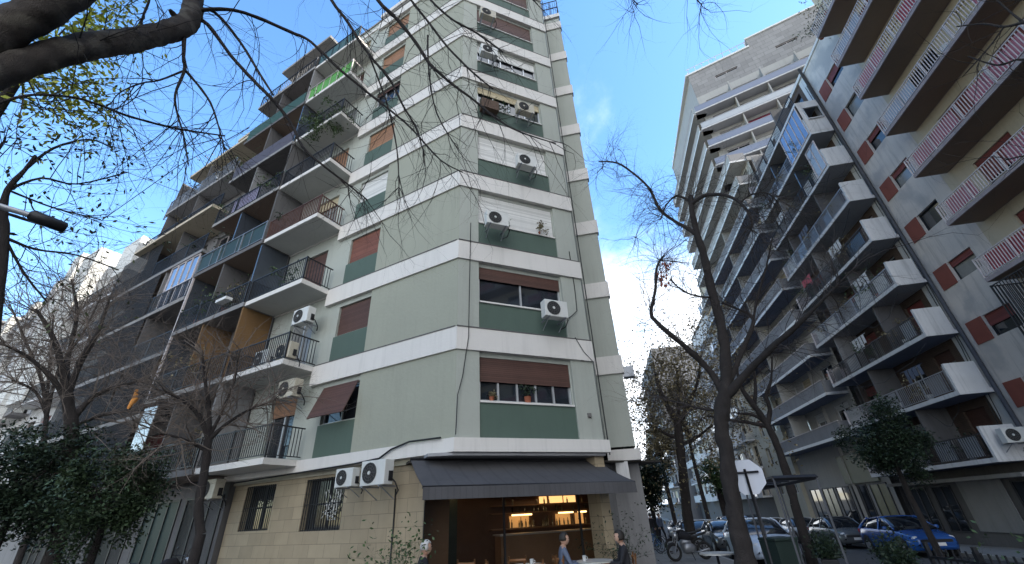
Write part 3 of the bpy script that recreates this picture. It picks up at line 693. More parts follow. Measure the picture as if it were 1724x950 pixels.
# fourth: white building with bright end walls
B4=thing('apartment_building','white apartment building with a tall bright end wall beyond the dark ones','building',tuple(FL(24.7,0,0)))
wbright=mat('bright white render',(.68,.67,.63),.85,.05,.7,.12,.1)
block(B4,FL,24.7,34,-14,-.24,0,17.6,greywall,'inner_wall'); facade(B4,FL,24.7,34,3.2,5,2.8,-.02,dirtywhite,4,rg,zend=17.8)
block(B4,FL,24.7,34,-.24,-.02,0,3.18,greywall); block(B4,FL,24.7,34,-14,.0,17.6,17.8,conc,'roof')
block(B4,FL,31.2,34.0,0,1.25,9.0,20.0,wbright,'bay'); block(B4,FL,24.9,27.2,-2,.95,16.2,18.6,wbright,'bay'); block(B4,FL,27.8,29.5,-3.5,.2,17.8,20.3,wbright,'bay')
for k in range(5): 
    z=3.2+2.8*k; bl=MB().box(FL,24.8,31.1,0,1.15,z-.15,z).build('balcony',dirtywhite,B4); barrail(FL,24.8,31.1,1.12,z,.95,.2,(0,0),.014).build('railing',darkmetal,bl)
# fifth and sixth
for (a,c,z1,lab,mw,bay) in ((34.1,46,21.0,'pale apartment building with white bay walls, just beyond the tall bright end wall',dirtywhite,4),(46.1,60,20.2,'grey apartment building farther along the left street, with thin white bay walls',greywall,4),(60.1,82,22,'farthest apartment building of the left street, its top just above the bare trees',beige,5)):
    B=thing('apartment_building',lab,'building',tuple(FL(a,0,0)))
    block(B,FL,a,c,-14,-.24,0,z1-.3,greywall,'inner_wall'); n=int((z1-3.2)/2.8); facade(B,FL,a,c,3.2,n,2.8,-.02,mw,bay,rg,zend=z1,gm=(glass,skyglass,curt))
    block(B,FL,a,c,-.24,-.02,0,3.18,concdk); block(B,FL,a,c,-14,0,z1,z1+.2,conc,'roof')
    q=a+1.5; i=0
    while q<c-1.5:
        d=rg.uniform(1.2,2.0); zt=z1+rg.uniform(-2,.8); block(B,FL,q,q+d,0,rg.uniform(.8,1.3),rg.uniform(5,9),zt,wbright if i%2==0 else dirtywhite,'bay'); q+=d+rg.uniform(2,3); i+=1
    for k in range(n):
        z=3.2+2.8*k; bl=MB().box(FL,a+.1,c-.1,0,.8,z-.15,z).build('balcony',greywall,B); barrail(FL,a+.1,c-.1,.78,z,.95,.3,(0,0),.018).build('railing',greymetal,bl)
# ground floor fronts of the left row
for (s0,s1,col) in ((9.3,11.5,'glass'),(11.9,14.2,'glass'),(15,18,'dark'),(18.6,21.5,'dark'),(22,24.4,'glass')):
    par=B2 if s0<14.4 else B3
    window(FL,par,s0,s1,.2,2.7,.0,0,None,3,darkmetal,mat('greenish shop glass',(.02,.035,.035),.45,.2,1,spec=.12) if True else glass,.07)
# ================================================================== RIGHT STREET: NEAR BUILDING
RN=thing('apartment_building','tall apartment building at the right with brown soffits, pink screens and white barred balconies','building',tuple(FR(21.7,0,-.3)))
SN_=2.72; ZN=8.78
block(RN,FR,-18,18.1,-14,-.26,-.6,32,concdk,'inner_wall'); block(RN,FR,18.1,21.66,-14,-.27,-.6,26.6,concdk,'inner_wall'); block(RN,FR,-18,19,-18,-5,32,48,beige)  # last block: unseen setback storeys, added to keep sun off the green facade
# white plaster stretch with the window strips
ops=[]; 
for j in range(-2,8): ops.append((19.0,20.42,4.6+SN_*(j+1)+.0,4.6+SN_*(j+1)+.98))
ops=[o for o in ops if o[3]<26]; ops.append((18.3,19.62,4.6-SN_+.9,4.6-SN_+1.88)) if False else None
MB().wall(FR,18.12,21.66,-.6,26.9,0,.24,ops).build('wall',wallnear,RN)
for o in ops:
    window(FR,RN,o[0],o[1],o[2],o[3],-.14,rg.choice([0,0,.3,.5]),maroon,1,darkmetal,rg.choice([curt,glass]),.04)
    MB().box(FR,20.46,21.35,.0,.035,o[2]-.02,o[3]+.02).build('red_panel',redp,RN)
# beige wall behind the balconies
ops=[]
for k in range(-1,9):
    for i in range(9): s=15.8-i*3.2; ops.append((s-.9,s+.9,ZN+.24+SN_*k,ZN+.24+SN_*k+1.95))
MB().wall(FR,-18,18.12,-.6,31.5,0,.24,ops).build('wall',beige,RN)
for o in ops:
    if o[3]>ZN+SN_*6.9: continue
    window(FR,RN,o[0],o[1],o[2],o[3],-.14,rg.choice([.0,.5,.8,1,1]),maroon if o[3]<17 else rg.choice([maroon,creamsh,wood]),2,darkmetal,glass)
pr=random.Random(5)
for k in range(-1,7):
    z=ZN+SN_*k
    bl=MB().box(FR,-16,17.8,.0,1.3,z,z+.16).build('balcony',mat('worn pinkish concrete edge',(.32,.27,.27),.85,.18,1.5,.45,.3),RN)
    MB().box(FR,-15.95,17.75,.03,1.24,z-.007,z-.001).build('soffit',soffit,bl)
    if k==-1:
        m=barrail(FR,-16,17.8,1.26,z+.2,2.35,.13,(0,1.2),.011); m.build('railing',darkmetal,bl)
    else:
        barrail(FR,-16,17.8,1.26,z+.16,.86,.125,(0,1.2),.013).build('railing',rail,bl)
        s=17.4
        while s>-8:
            ln=pr.uniform(1.2,2.6); t=pr.random()*(.72 if k<3 else 1)
            if t<.72: MB().box(FR,s-ln,s,1.19,1.205,z+.26,z+.95).build('screen',pr.choice([pink,pink,redcanvas]),bl)
            elif t<.86: MB().box(FR,s-ln,s,1.19,1.205,z+.26,z+.93).build('screen',pr.choice([clothblack,railglass]),bl)
            s-=ln+pr.uniform(.1,1.6)
    MB().box(FR,17.0,17.7,.03,1.15,z+.161,z+.2).build('floor_tiles',dirtywhite,bl)
MB().box(FR,-18,18.1,-14,.02,31.5,31.8).build('roof',conc,RN); MB().box(FR,18.1,21.7,-14,.06,26.9,27.1).build('roof',dirtywhite,RN)
# ground floor
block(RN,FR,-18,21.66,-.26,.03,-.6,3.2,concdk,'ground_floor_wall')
for i in range(6):
    s=20.4-i*4.6; window(FR,RN,s-2.6,s,.05,2.6,.08,0,None,2,darkmetal,glass,.07)
# pipe between the buildings
tag(MB().tube([FR(21.68,.10,-.5),FR(21.68,.10,14),FR(21.68,.10,27.5)],[.085]*3,8).build('drainpipe',mat('dark grey pipe',(.07,.07,.08),.6,.15,2)),'dark drainpipe running down between the two right-hand buildings','pipe')
for i,(ds,lab) in enumerate(((.12,'thin black cable just beside the drainpipe'),(.25,'second thin cable slackly beside the drainpipe'))):
    cable([FR(21.78+ds,.06+.03*i,z) for z in (26,20,14,11)]+[FR(21.85+ds,.12,7.5),FR(21.9+ds*2,.2,4.4),FR(22.4,.3,3.3)],.016,lab)
# ================================================================== RIGHT: MIDDLE BUILDING
RM=thing('apartment_building','grey apartment building with deep white-edged balconies left of the drainpipe','building',tuple(FR(21.75,0,-.4)))
SM=2.7; ZM=2.65
block(RM,FR,21.72,31.9,-14,-.26,-1,26.8,concdk,'inner_wall')
brn=mat('brown brick wall',(.095,.065,.05),.85,.15,2,.2,.3,tile=('brick',.25,.08,.01,.75))
MB().wall(FR,21.72,22.5,-.9,27,.0,.24,[]).build('wall',dirtywhite,RM)
facade(RM,FR,22.5,31.3,ZM+.2,9,SM,-.02,brn,4,rg,(whitesh,maroon,wood),zend=27)
MB().box(FR,21.7,31.9,-14,.1,27,27.25).build('roof',dirtywhite,RM)
block(RM,FR,21.72,31.3,-.26,-.03,-1,ZM+.19,concdk,'ground_floor_wall')
for k in range(0,9):
    z=ZM+SM*k; n1=1.45
    bl=MB().box(FR,21.74,31.25,0,n1,z,z+.18).build('balcony',dirtywhite,RM)
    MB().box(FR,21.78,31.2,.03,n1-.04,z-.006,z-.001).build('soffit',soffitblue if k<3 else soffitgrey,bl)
    pe=MB()
    if k<8: pe.box(FR,21.74,21.86,.05 if k>5 else .25,n1,z+.18,z+1.38).build('end_panel',dirtywhite,bl)
    m=barrail(FR,21.9,31.2,n1-.05,z+.18,.95,.14,(0,0),.010); m.build('railing',greymetal if k%2 else darkmetal,bl)
    MB().box(FR,31.14,31.24,.2,n1,z+.18,z+1.15).build('end_fin',rail,bl)
    for s in ((25.1,28.2) if k%3==0 else ((27.3,) if k%3==1 else (24.4,29.1))):
        MB().box(FR,s,s+.1,-.02,n1-.15,z+.181,z+SM-.01).build('partition',rg.choice([greywall,concdk,tintglass]),bl)
    # bits of screening
    s=22.4
    while s<30.5:
        ln=rg.uniform(.7,1.6)
        if rg.random()<.5: MB().box(FR,s,s+ln,n1-.14,n1-.12,z+.28,z+1.08).build('screen',rg.choice([railglass,dirtywhite,greywall,tintglass,whitesh]),bl)
        s+=ln+rg.uniform(.3,1.3)
gb=[b_ for b_ in RM.children if b_.name.startswith('balcony')]
wf=window(FR,gb[7],21.9,24.75,ZM+SM*7+.2,ZM+SM*8-.02,1.46,0,None,5,rail,skyglass)
wf2=window(FR,gb[6],21.9,23.1,ZM+SM*6+.2,ZM+SM*7-.4,1.46,0,None,2,rail,railglass)
# the end window of the glazed balcony is set in a wall
MB().wall(Fr(tuple(FR(21.72,0,0)[:2]),A0+90,False),-1.45,-.05,ZM+SM*7+.2,ZM+SM*8,.0,.1,[(-1.2,-.3,ZM+SM*7+1.2,ZM+SM*7+2.2)]).build('end_wall',dirtywhite,gb[7])
m=MB().box(FR,24.2,26.9,.02,.05,.0,2.2).build('garage_door',greywall,RM)
for (a,c) in ((22.3,23.8),(27.5,29),(29.5,31)): window(FR,RM,a,c,-.1,2.0,.0,0,None,2,darkmetal,glass,.06)
MB().box(FR,21.8,31.2,-.02,.9,2.1,2.25).build('canopy',conc,RM)
# ================================================================== RIGHT: TOWER
TW=thing('apartment_tower','pale high-rise tower with balconies wrapping its corner, tallest in the photo','tower',tuple(FR(32.3,0,-.5)))
STW=2.72; ZT=5.14
block(TW,FR,32.35,53,-12,-.3,-1.5,29.4,concdk,'inner_wall'); block(TW,FR,38.2,53,-1.2,-.3,29.4,47.6,concdk,'inner_wall'); MB().box(FR,32.3,40,-12,.05,29.42,29.9).build('roof',conc,TW)
facade(TW,FR,32.3,53,ZT+.18-STW*2,6,STW,0,greywall,6,rg,(whitesh,creamsh,wood),zend=ZT+.18+STW*4,gm=(glass,curt,skyglass)) if False else None
ops=[]
for k in range(0,14):
    for i in range(6):
        c=34.2+i*3.4; ops.append((c-1.0,c+1.0,ZT+.2+STW*k+(.05 if (i+k)%3 else .9),ZT+.2+STW*k+2.15))
MB().wall(FR,32.3,53,-1.5,29.4,0,.24,[o for o in ops if o[3]<29.4]).build('wall',towerwall,TW)
ops=[o for o in ops if o[3]<29.4 or o[0]>37]; MB().wall(FR,36.6,53,29.4,48,0,.24,[o for o in ops if o[3]>29.4]).build('wall',towerwall,TW)
for j,o in enumerate(ops):
    window(FR,TW,o[0],o[1],o[2],o[3],-.15,rg.choice([0,0,.3,.6]),rg.choice([whitesh,creamsh]),2,alu,rg.choice([glass,curt,skyglass]) if o[3]<29 else curt)
for k in range(0,14):
    z=ZT+STW*k; up=k>=10; a=36.0 if up else 32.5; e=52.9 if z>13 else 45
    bl=MB().box(FR,a,e,0,1.45,z,z+.18).build('balcony',towerwall if up else dirtywhite,TW)
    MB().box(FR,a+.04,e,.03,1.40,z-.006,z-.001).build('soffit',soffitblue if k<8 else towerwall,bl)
    MB().box(FR,a+.05,e,1.38,1.43,z+.18,z+1.0).build('railing',towerwall if k>7 else greywall,bl)
    MB().box(FR,a,e,1.36,1.46,z+1.0,z+1.05).build('handrail',rail,bl); MB().box(FR,a-.01,e,1.451,1.475,z-.02,z+.17).build('slab_edge',white,bl)
    if not up: MB().box(FR,a+.01,a+.06,.02,1.36,z+.18,z+1.0).build('railing',greywall,bl)
    for s in (40.2,47.1):
        if s<e and k<8: MB().box(FR,s,s+.12,0,1.3,z+.18,z+STW).build('partition',towerwall,bl)
# slanted near face
ops=[]
for k in range(9,14):
    for c,hw in ((1.9,1.1),(4.9,1.3),(8.2,1.2),(11.2,1.1)):
        ops.append((c-hw,c+hw,ZT+.25+STW*k+(.05 if c in (4.9,8.2) else .8),ZT+.25+STW*k+2.1))
ops2=[(2.6,5.0,45.6,46.0),(9,11.2,45.9,46.25)]
MB().wall(FT,0,14.5,-1,43.9,0,.24,ops).build('wall',towerwall,TW)
MB().wall(FT,0,14.5,43.9,48.0,0,.24,ops2).build('wall',towerstone,TW)
MB().wall(FT,6.9,14.5,48.0,49.4,0,.24,[]).build('wall',towerstone,TW)
b=MB(); b.prism([tuple(FT(.1,-.4,0)[:2]),tuple(FT(14.5,-.4,0)[:2]),tuple(FT(14.5,-9,0)[:2]),tuple(FR(52,-1,0)[:2]),tuple(FR(38,-1,0)[:2])],-1,47.8); b.build('inner_wall',concdk,TW)
b=MB(); b.prism([tuple(FT(-.25,.12,0)[:2]),tuple(FT(6.9,.12,0)[:2]),tuple(FT(6.9,-9,0)[:2]),tuple(FR(53,-1,0)[:2]),tuple(FR(53,.1,0)[:2])],48.0,48.25); b.build('roof',wbright,TW)
b=MB(); b.box(FT,6.8,14.6,-9,.12,49.4,49.6); b.build('roof',wbright,TW)
b=MB(); 
for i in range(9): x=.2+i*.8; b.box(FT,x,x+.05,-.1,-.05,48.25,49.3)
b.box(FT,0,6.8,-.1,-.05,49.2,49.25); 
for i in range(18): b.box(FR,37+i*.9,37.05+i*.9,-.1,-.05,48.25,49.2)
b.build('roof_railing',rail,TW)
winm=[rg.choice([glass,skyglass,curt]) for _ in ops]
for i,o in enumerate(ops+ops2):
    sh=0
    smm=whitesh
    if i<len(ops):
        sh=rg.choice([0,0,.4]); 
        if (i%4)==1 and i//4==2: sh,smm=.75,mat('crimson shutter',(.22,.03,.06),.7)
    window(FT,TW,o[0],o[1],o[2],o[3],-.14,sh,smm,2,rail,rg.choice([glass,skyglass,curt]) if i<len(ops) else glass,.06)
for k in range(9,14):
    z=ZT+STW*k
    bl=MB().box(FT,-.8,13.5,0,1.2,z,z+.16).build('balcony',dirtywhite,TW)
    MB().box(FT,-.75,13.4,.03,1.14,z-.006,z-.001).build('soffit',soffitgrey,bl)
    MB().box(FT,-.7,13.4,1.13,1.17,z+.22,z+.95).build('railing',mat('blue grey railing panel',(.16,.19,.27),.4,.1,1,spec=.7) if k!=12 else railglass,bl)
    MB().box(FT,-.7,13.4,1.11,1.19,z+.95,z+1.0).build('handrail',greymetal,bl)
    for s in (3.3,6.5,9.8): MB().box(FT,s,s+.12,0,1.05,z+.16,z+STW).build('partition',towerwall,bl)
# beige lower end of the tower street front
b=MB(); b.wall(FR,45.2,53,-1.5,12.8,.35,.3,[(46,47.6,2.2+2.7*i,3.8+2.7*i) for i in range(4)]+[(49.5,51,2.2+2.7*i,3.8+2.7*i) for i in range(4)]); b.quad(FR(45.2,.35,-1.5),FR(45.2,.35,12.8),FR(45.2,0,12.8),FR(45.2,0,-1.5)); b.build('wall',cream,TW)
for i in range(4):
    for a,c in ((46,47.6),(49.5,51)): window(FR,TW,a,c,2.2+2.7*i,3.8+2.7*i,.15,rg.choice([0,.4,1]),rg.choice([creamsh,maroon]),2)
for i in range(8):   # shop fronts below
    a=32.8+i*2.4
    if a<44: window(FR,TW,a,a+2.0,-.6,2.4,.04,0,None,2,darkmetal,glass if i%3 else mat('lit yellowish shop glass',(.22,.21,.12),.2,.3,1),.07)
MB().box(FR,33.2,37.6,.05,.14,2.5,4.3).build('shop_sign_panel',mat('olive shop panel',(.16,.165,.10),.5,.15,1.2),TW)
# ================================================================== RIGHT: FAR ROW
far=[(53.1,57,29,.3,beige,'narrow brownish apartment building rising past the end of the tower',2),(57.1,70,25.5,0,dirtywhite,'pale apartment building behind the bare trees, after the narrow brownish one',4),(70.1,92,19,1.0,wbright,'white apartment building with bay windows seen left of the big bare trunk',6),(92.1,124,32,3.6,greywall,'tall building closing the view down the right street, behind the autumn trees',6),(124.2,170,24,1.0,cream,'farthest low building at the end of the right street',5)]
for (a,c,z1,n1,mw,lab,bay) in far:
    B=thing('apartment_building',lab,'building',tuple(FR(a,n1,-1.2)))
    block(B,FR,a+.02,c,-14,n1-.26,-1.4,z1-.2,greywall,'inner_wall'); n=int((z1-2.2)/2.8); facade(B,FR,a,c,2.2,n,2.8,n1,mw,bay,rg,(whitesh,wood,creamsh),zend=z1)
    block(B,FR,a,c,n1-.26,n1-.02,-1.4,2.19,concdk); block(B,FR,a,c,-14,n1+.1,z1,z1+.25,conc,'roof')
    # near end wall
    ew=MB(); E=Fr(tuple(FR(a,0,0)[:2]),A0+90,True); ew.wall(E,-n1,9,2.2,z1,.02,.2,[]); ew.build('end_wall',mw,B)
    for k in range(n):
        z=2.2+2.8*k; b0=a
        for (p,q) in ((.08,.45),(.55,.93)):
            s0=a+(c-a)*p; s1=a+(c-a)*q
            bl=MB().box(FR,s0,s1,n1,n1+.95,z-.16,z).build('balcony',dirtywhite if mw is not cream else cream,B)
            MB().box(FR,s0+.02,s1-.02,n1+.86,n1+.92,z,z+.9).build('railing',rg.choice([dirtywhite,railglass,greywall]),bl)
# left side of the right street, behind the wing
BL=thing('apartment_building','grey building behind the narrow wing on the same pavement','building',tuple(XY(.6,42))+(-.8,))
FB=Fr(XY(.9,0),A0,True)
block(BL,FB,40.5,75,-12,-.26,-1.2,22,greywall,'inner_wall'); facade(BL,FB,40.5,75,2.2,7,2.8,0,dirtywhite,7,rg,zend=22)
leafdk2=mat('deep green leaves',(.035,.058,.024),.6,.25,1.2,island=.5)
# ================================================================== TREES
def wr(px,py,d,w):      # radius in metres of something w pixels wide in the photo
    a=at(px,py,d); c=(a-Vector((0,0,EYE))).length; k=_camray(px,py); return w/2*c*abs(k.z)/698
def path(m,pts,k=8,jit=0,rg_=None,cap=False,nd_=4,rough=0):
    """pts = (px,py,dist,width px); smooth curve through them"""
    P=[at(p[0],p[1],p[2]) for p in pts]; Rr=[wr(*p) for p in pts]; Q=[];RR=[]
    n=len(P)
    for i in range(n-1):
        p0,p1,p2,p3=P[max(i-1,0)],P[i],P[i+1],P[min(i+2,n-1)]
        for j in range(nd_):
            t=j/nd_; Q.append(.5*((2*p1)+(p2-p0)*t+(2*p0-5*p1+4*p2-p3)*t*t+(3*p1-p0-3*p2+p3)*t**3)); RR.append(Rr[i]*(1-t)+Rr[i+1]*t)
    Q.append(P[-1]); RR.append(Rr[-1])
    if jit:
        for i in range(1,len(Q)): Q[i]=Q[i]+Vector((rg_.gauss(0,1),rg_.gauss(0,1),rg_.gauss(0,1)))*RR[i]*jit; RR[i]*=rg_.uniform(.9,1.12)
    i0=len(m.v); m.tube(Q,RR,k,cap)
    if rough: roughen(m,i0,None,max(RR)*rough,3.2/max(RR)*.35)
    return Q,RR
def sprout(m,Q,RR,rg_,num,ln,depth,t0=.2,droop=0,r=.010,spread=.8,leafm=None,lp=None,wig=.22,kids=(1,3)):
    for _ in range(num):
        i=int(len(Q)*(t0+(1-t0)*rg_.random())); i=min(i,len(Q)-2)
        d=(Q[i+1]-Q[i]).normalized()+Vector((rg_.gauss(0,spread),rg_.gauss(0,spread),rg_.gauss(0,spread)-droop))
        grow(m,Q[i],d,ln*rg_.uniform(.5,1.2),min(r,RR[i]*.8),depth,rg_,droop*.35,.55,4,kids,wig,leafm,lp)
# ---- overhead tree reaching in from the upper left
t=random.Random(3)
OT=thing('overhanging_tree','rough dark limbs and bare drooping twigs of a tree reaching in from the upper left','tree',(-6.2,3.2,0))
tr=MB(); tr.tube([Vector((-6.2,3.0,0)),Vector((-6.15,3.05,1.5)),Vector((-6.0,3.15,3)),at(-250,260,5.2)],[.42,.33,.28,.24],14)
Q1,R1=path(tr,[(-250,260,5.2,66),(-120,150,5.0,60),(0,58,4.8,56),(50,30,4.7,52),(110,-8,4.6,50),(220,-80,4.6,46)],26,0,t,nd_=14,rough=.22)
Q2,R2=path(tr,[(-160,190,5.0,60),(-60,140,4.8,52),(0,120,4.8,46),(60,102,4.8,43),(120,84,4.8,42),(190,72,4.9,38),(250,62,5.0,34),(300,48,5.1,33),(322,25,5.2,30),(327,-15,5.4,27),(330,-80,5.6,22)],24,0,t,nd_=8,rough=.25)
for i in range(9):   # knobs and stubs
    c=Q2[t.randint(8,len(Q2)-6)]; d=Vector((t.gauss(0,1),t.gauss(0,1),t.gauss(-.5,1))).normalized(); tr.tube([c,c+d*.16,c+d*.2],[.05,.035,.02],7)
tr.build('trunk',barkn,OT)
tw=MB(); LB=[
 [(200,-70,4.6,40.0),(330,-125,4.6,34.0),(520,-110,4.4,26.0),(690,-100,4.1,20.0),(850,-115,4.6,15.0),(1060,-110,5,8.8),(1160,-110,5,4.8)],
 [(325,22,5.2,7.2),(350,16,5.1,6.0),(392,17,5.0,5.6),(434,30,5.0,5.6),(489,54,4.9,5.2),(518,67,4.8,4.8),(544,90,4.7,4.8),(573,118,4.6,4.4),(619,156,4.5,4.0),(661,189,4.4,3.6),(695,219,4.3,3.2),(741,269,4.2,2.4),(779,290,4.2,1.6)],
 [(325,30,5.2,7.2),(350,42,5.1,6.4),(388,93,5.0,6.0),(426,135,4.9,5.6),(455,164,4.8,5.6),(489,206,4.7,4.8),(510,248,4.6,4.4),(548,282,4.5,4.0),(586,311,4.5,3.2),(619,337,4.4,2.0)],
 [(328,15,5.2,6.4),(363,22,5.3,4.8),(405,72,5.2,4.4),(438,126,5.0,4.0),(460,160,4.8,3.2)],
 [(520,-108,4.4,7.2),(528,-60,4.4,5.6),(558,0,4.3,5.2),(586,38,4.3,4.8),(607,72,4.3,4.8),(632,105,4.3,4.4),(657,135,4.3,4.0),(678,177,4.3,3.6),(700,215,4.3,2.8),(715,262,4.3,2.0)],
 [(590,-105,4.2,7.2),(605,-60,4.0,6.4),(636,0,4.0,6.4),(670,34,4.0,6.0),(700,72,4.0,5.6),(725,109,4.0,4.8),(763,143,4.0,4.4),(797,168,4.0,4.0),(839,202,4.0,3.6),(877,223,4.0,2.8),(936,242,4.0,1.6)],
 [(670,-100,4.1,4.8),(682,-20,4.2,4.0),(695,4,4.2,4.0),(725,42,4.2,3.6),(754,80,4.2,3.6),(796,122,4.2,3.2),(830,150,4.2,2.4)],
 [(695,-100,4.1,4.8),(708,-30,4.4,3.6),(725,0,4.4,3.6),(763,34,4.4,3.2),(801,55,4.4,3.2),(847,88,4.4,2.4)],
 [(311,55,5.1,6.4),(309,97,5.0,5.6),(311,118,5.0,5.2),(295,160,4.9,4.0),(299,194,4.9,3.2),(309,227,4.9,2.4),(318,280,4.9,1.6)],
 [(311,118,5.0,4.8),(333,143,5.0,4.0),(354,173,4.9,3.6),(366,206,4.9,2.8),(379,253,4.9,1.6)],
 [(307,120,5.0,3.2),(269,135,4.9,2.8),(236,141,4.9,2.4),(202,156,4.9,2.0),(185,177,4.9,1.2)],
 [(-40,190,4.6,4.8),(0,173,4.6,4.4),(55,160,4.6,4.0),(122,164,4.7,4.0),(168,177,4.7,4.0),(211,194,4.7,4.0),(261,208,4.8,3.6),(311,219,4.8,3.2),(379,229,4.8,2.4)],
 [(235,-85,4.6,4.8),(252,-10,5,4.0),(240,30,5,3.2),(238,55,5,2.4)],
 [(720,60,4.1,3.2),(722,120,4.1,2.8),(735,190,4.1,2.4),(770,250,4.1,1.6)],
 [(620,90,4.4,3.2),(650,170,4.5,2.8),(668,250,4.6,2.4),(672,330,4.6,1.6)],
 [(820,-112,4.5,4.8),(840,-60,4.6,4.0),(880,-20,4.6,3.2),(905,8,4.6,2.0)],
 [(1030,-111,5,4.0),(1042,-60,5,4.0),(1060,-10,5,2.4),(1074,8,5,1.4)],[(1150,-110,5,4.0),(1155,-60,5,3.2),(1172,-5,5,2.4),(1182,8,5,1.4)]]
for b_ in LB:
    lb=MB(); Q,RR=path(lb,b_,7,.05,t); lb.build('limb',bark,OT)
    sprout(tw,Q,RR,t,max(6,len(b_)*(2 if b_[0][1]>-50 else 3)),1.15,1,.1,.45,.006,.55,wig=.20,kids=(1,2))
    sprout(tw,Q[-6:],RR[-6:],t,4,1.1,1,.1,.5,.005,.45,wig=.2,kids=(1,2))
sprout(tw,Q2,R2,t,14,.9,1,.3,.3,.007,.8)
tw.build('twigs',bark,OT)['label']='thin bare drooping twigs'
# ---- yellow-green leaves tree behind it
YT=thing('leafy_tree','tree with clusters of yellow green sunlit leaves behind the thick limb at upper left','tree',tuple(at(-260,500,8)*Vector((1,1,0)) if False else (-9.5,4.2,0)))
tr=MB(); tr.tube([Vector((-9.5,4.2,0)),Vector((-9.3,4.3,3)),at(-90,300,8.6),at(-10,190,8.4),at(40,120,8.2)],[.2,.16,.12,.08,.05],8)
tr.build('trunk',bark,YT); lf=MB(); tw=MB()
for (px,py,n,sp,d) in [(100,45,80,.32,8),(143,25,90,.3,8),(181,40,60,.25,8),(180,70,50,.25,8.1),(155,100,60,.25,8),(130,135,110,.3,8),(112,168,100,.3,8),(60,70,60,.3,8.2),(20,20,70,.4,8),(205,10,40,.22,8),(30,0,60,.4,8),(135,190,50,.25,8),(90,140,60,.25,8),(75,195,30,.3,8)]:
    c=at(px,py,d); s=at(40,120,8.2)
    tw.tube([s,(s+c)/2+Vector((t.gauss(0,.2),t.gauss(0,.2),t.gauss(0,.2))),c],[.02,.012,.006],4)
    for _ in range(int(n*2.6)):
        q=c+Vector((t.gauss(0,sp),t.gauss(0,sp),t.gauss(0,sp))); lf.leaf(q,Vector((t.gauss(0,1),t.gauss(0,1),t.gauss(-.5,.6))),Vector((t.gauss(0,.6),t.gauss(0,.6),1)),t.uniform(.06,.13),t.uniform(.03,.06))
tw.build('twigs',bark,YT); lf.build('crown',leafyl,YT)
# ---- small-leaved tree at the left edge
ST_=thing('slender_tree','slender tree with dark small leaves at the left edge below the yellow green leaves','tree',tuple(Vector((at(30,900,9).x,at(30,900,9).y,0))))
tr=MB(); bx=at(30,900,9); Q,RR=path(tr,[(-60,760,9,20),(-20,600,9,17),(0,480,9,14),(8,400,9,12),(6,358,9,11),(13,320,9,9),(42,286,9,6),(60,262,9,4)],8,.05,t)
tr.tube([Vector((Q[0].x,Q[0].y,0)),Q[0]],[.14,.12],8); tr.build('trunk',bark,ST_); ST_.location=(Q[0].x,Q[0].y,0)
for ch in ST_.children: ch.location=Vector((bx.x,bx.y,0))-ST_.location
lf=MB(); tw=MB()
for b_ in ([(6,358,9,6),(50,372,9,5),(90,385,9,3)],[(8,400,9,6),(60,420,9,4),(130,430,9,3),(200,455,9,2)],[(13,320,9,5),(70,300,9,4),(130,310,9,3),(215,290,9,2)],[(42,286,9,5),(90,250,9,4),(150,235,9,3),(190,250,9,2)],[(6,350,9,4),(-20,300,9,3),(10,230,9,2)],[(8,400,9,5),(40,460,9,4),(80,510,9,2)],[(13,320,9,4),(90,350,9,3),(170,370,9,2)]):
    Q,RR=path(tw,b_,5,.05,t); sprout(tw,Q,RR,t,9,1.3,1,.2,.05,.007,.7,lf,(0,1,.10,.04,.10))
for (px,py,n) in ((98,240,40),(55,262,30),(175,250,30),(190,275,24),(20,235,24),(15,290,18),(60,325,18)):
    for _ in range(n): 
        q=at(px,py,9)+Vector((t.gauss(0,.2),t.gauss(0,.2),t.gauss(0,.12))); lf.leaf(q,Vector((t.gauss(0,1),t.gauss(0,1),t.gauss(-.6,.5))),Vector((t.gauss(0,.6),t.gauss(0,.6),1)),t.uniform(.07,.13),t.uniform(.035,.055))
o=tw.build('twigs',bark,ST_); o=lf.build('crown',mat('olive dark leaves',(.06,.075,.03),.6,.25,1.2,island=.5),ST_)
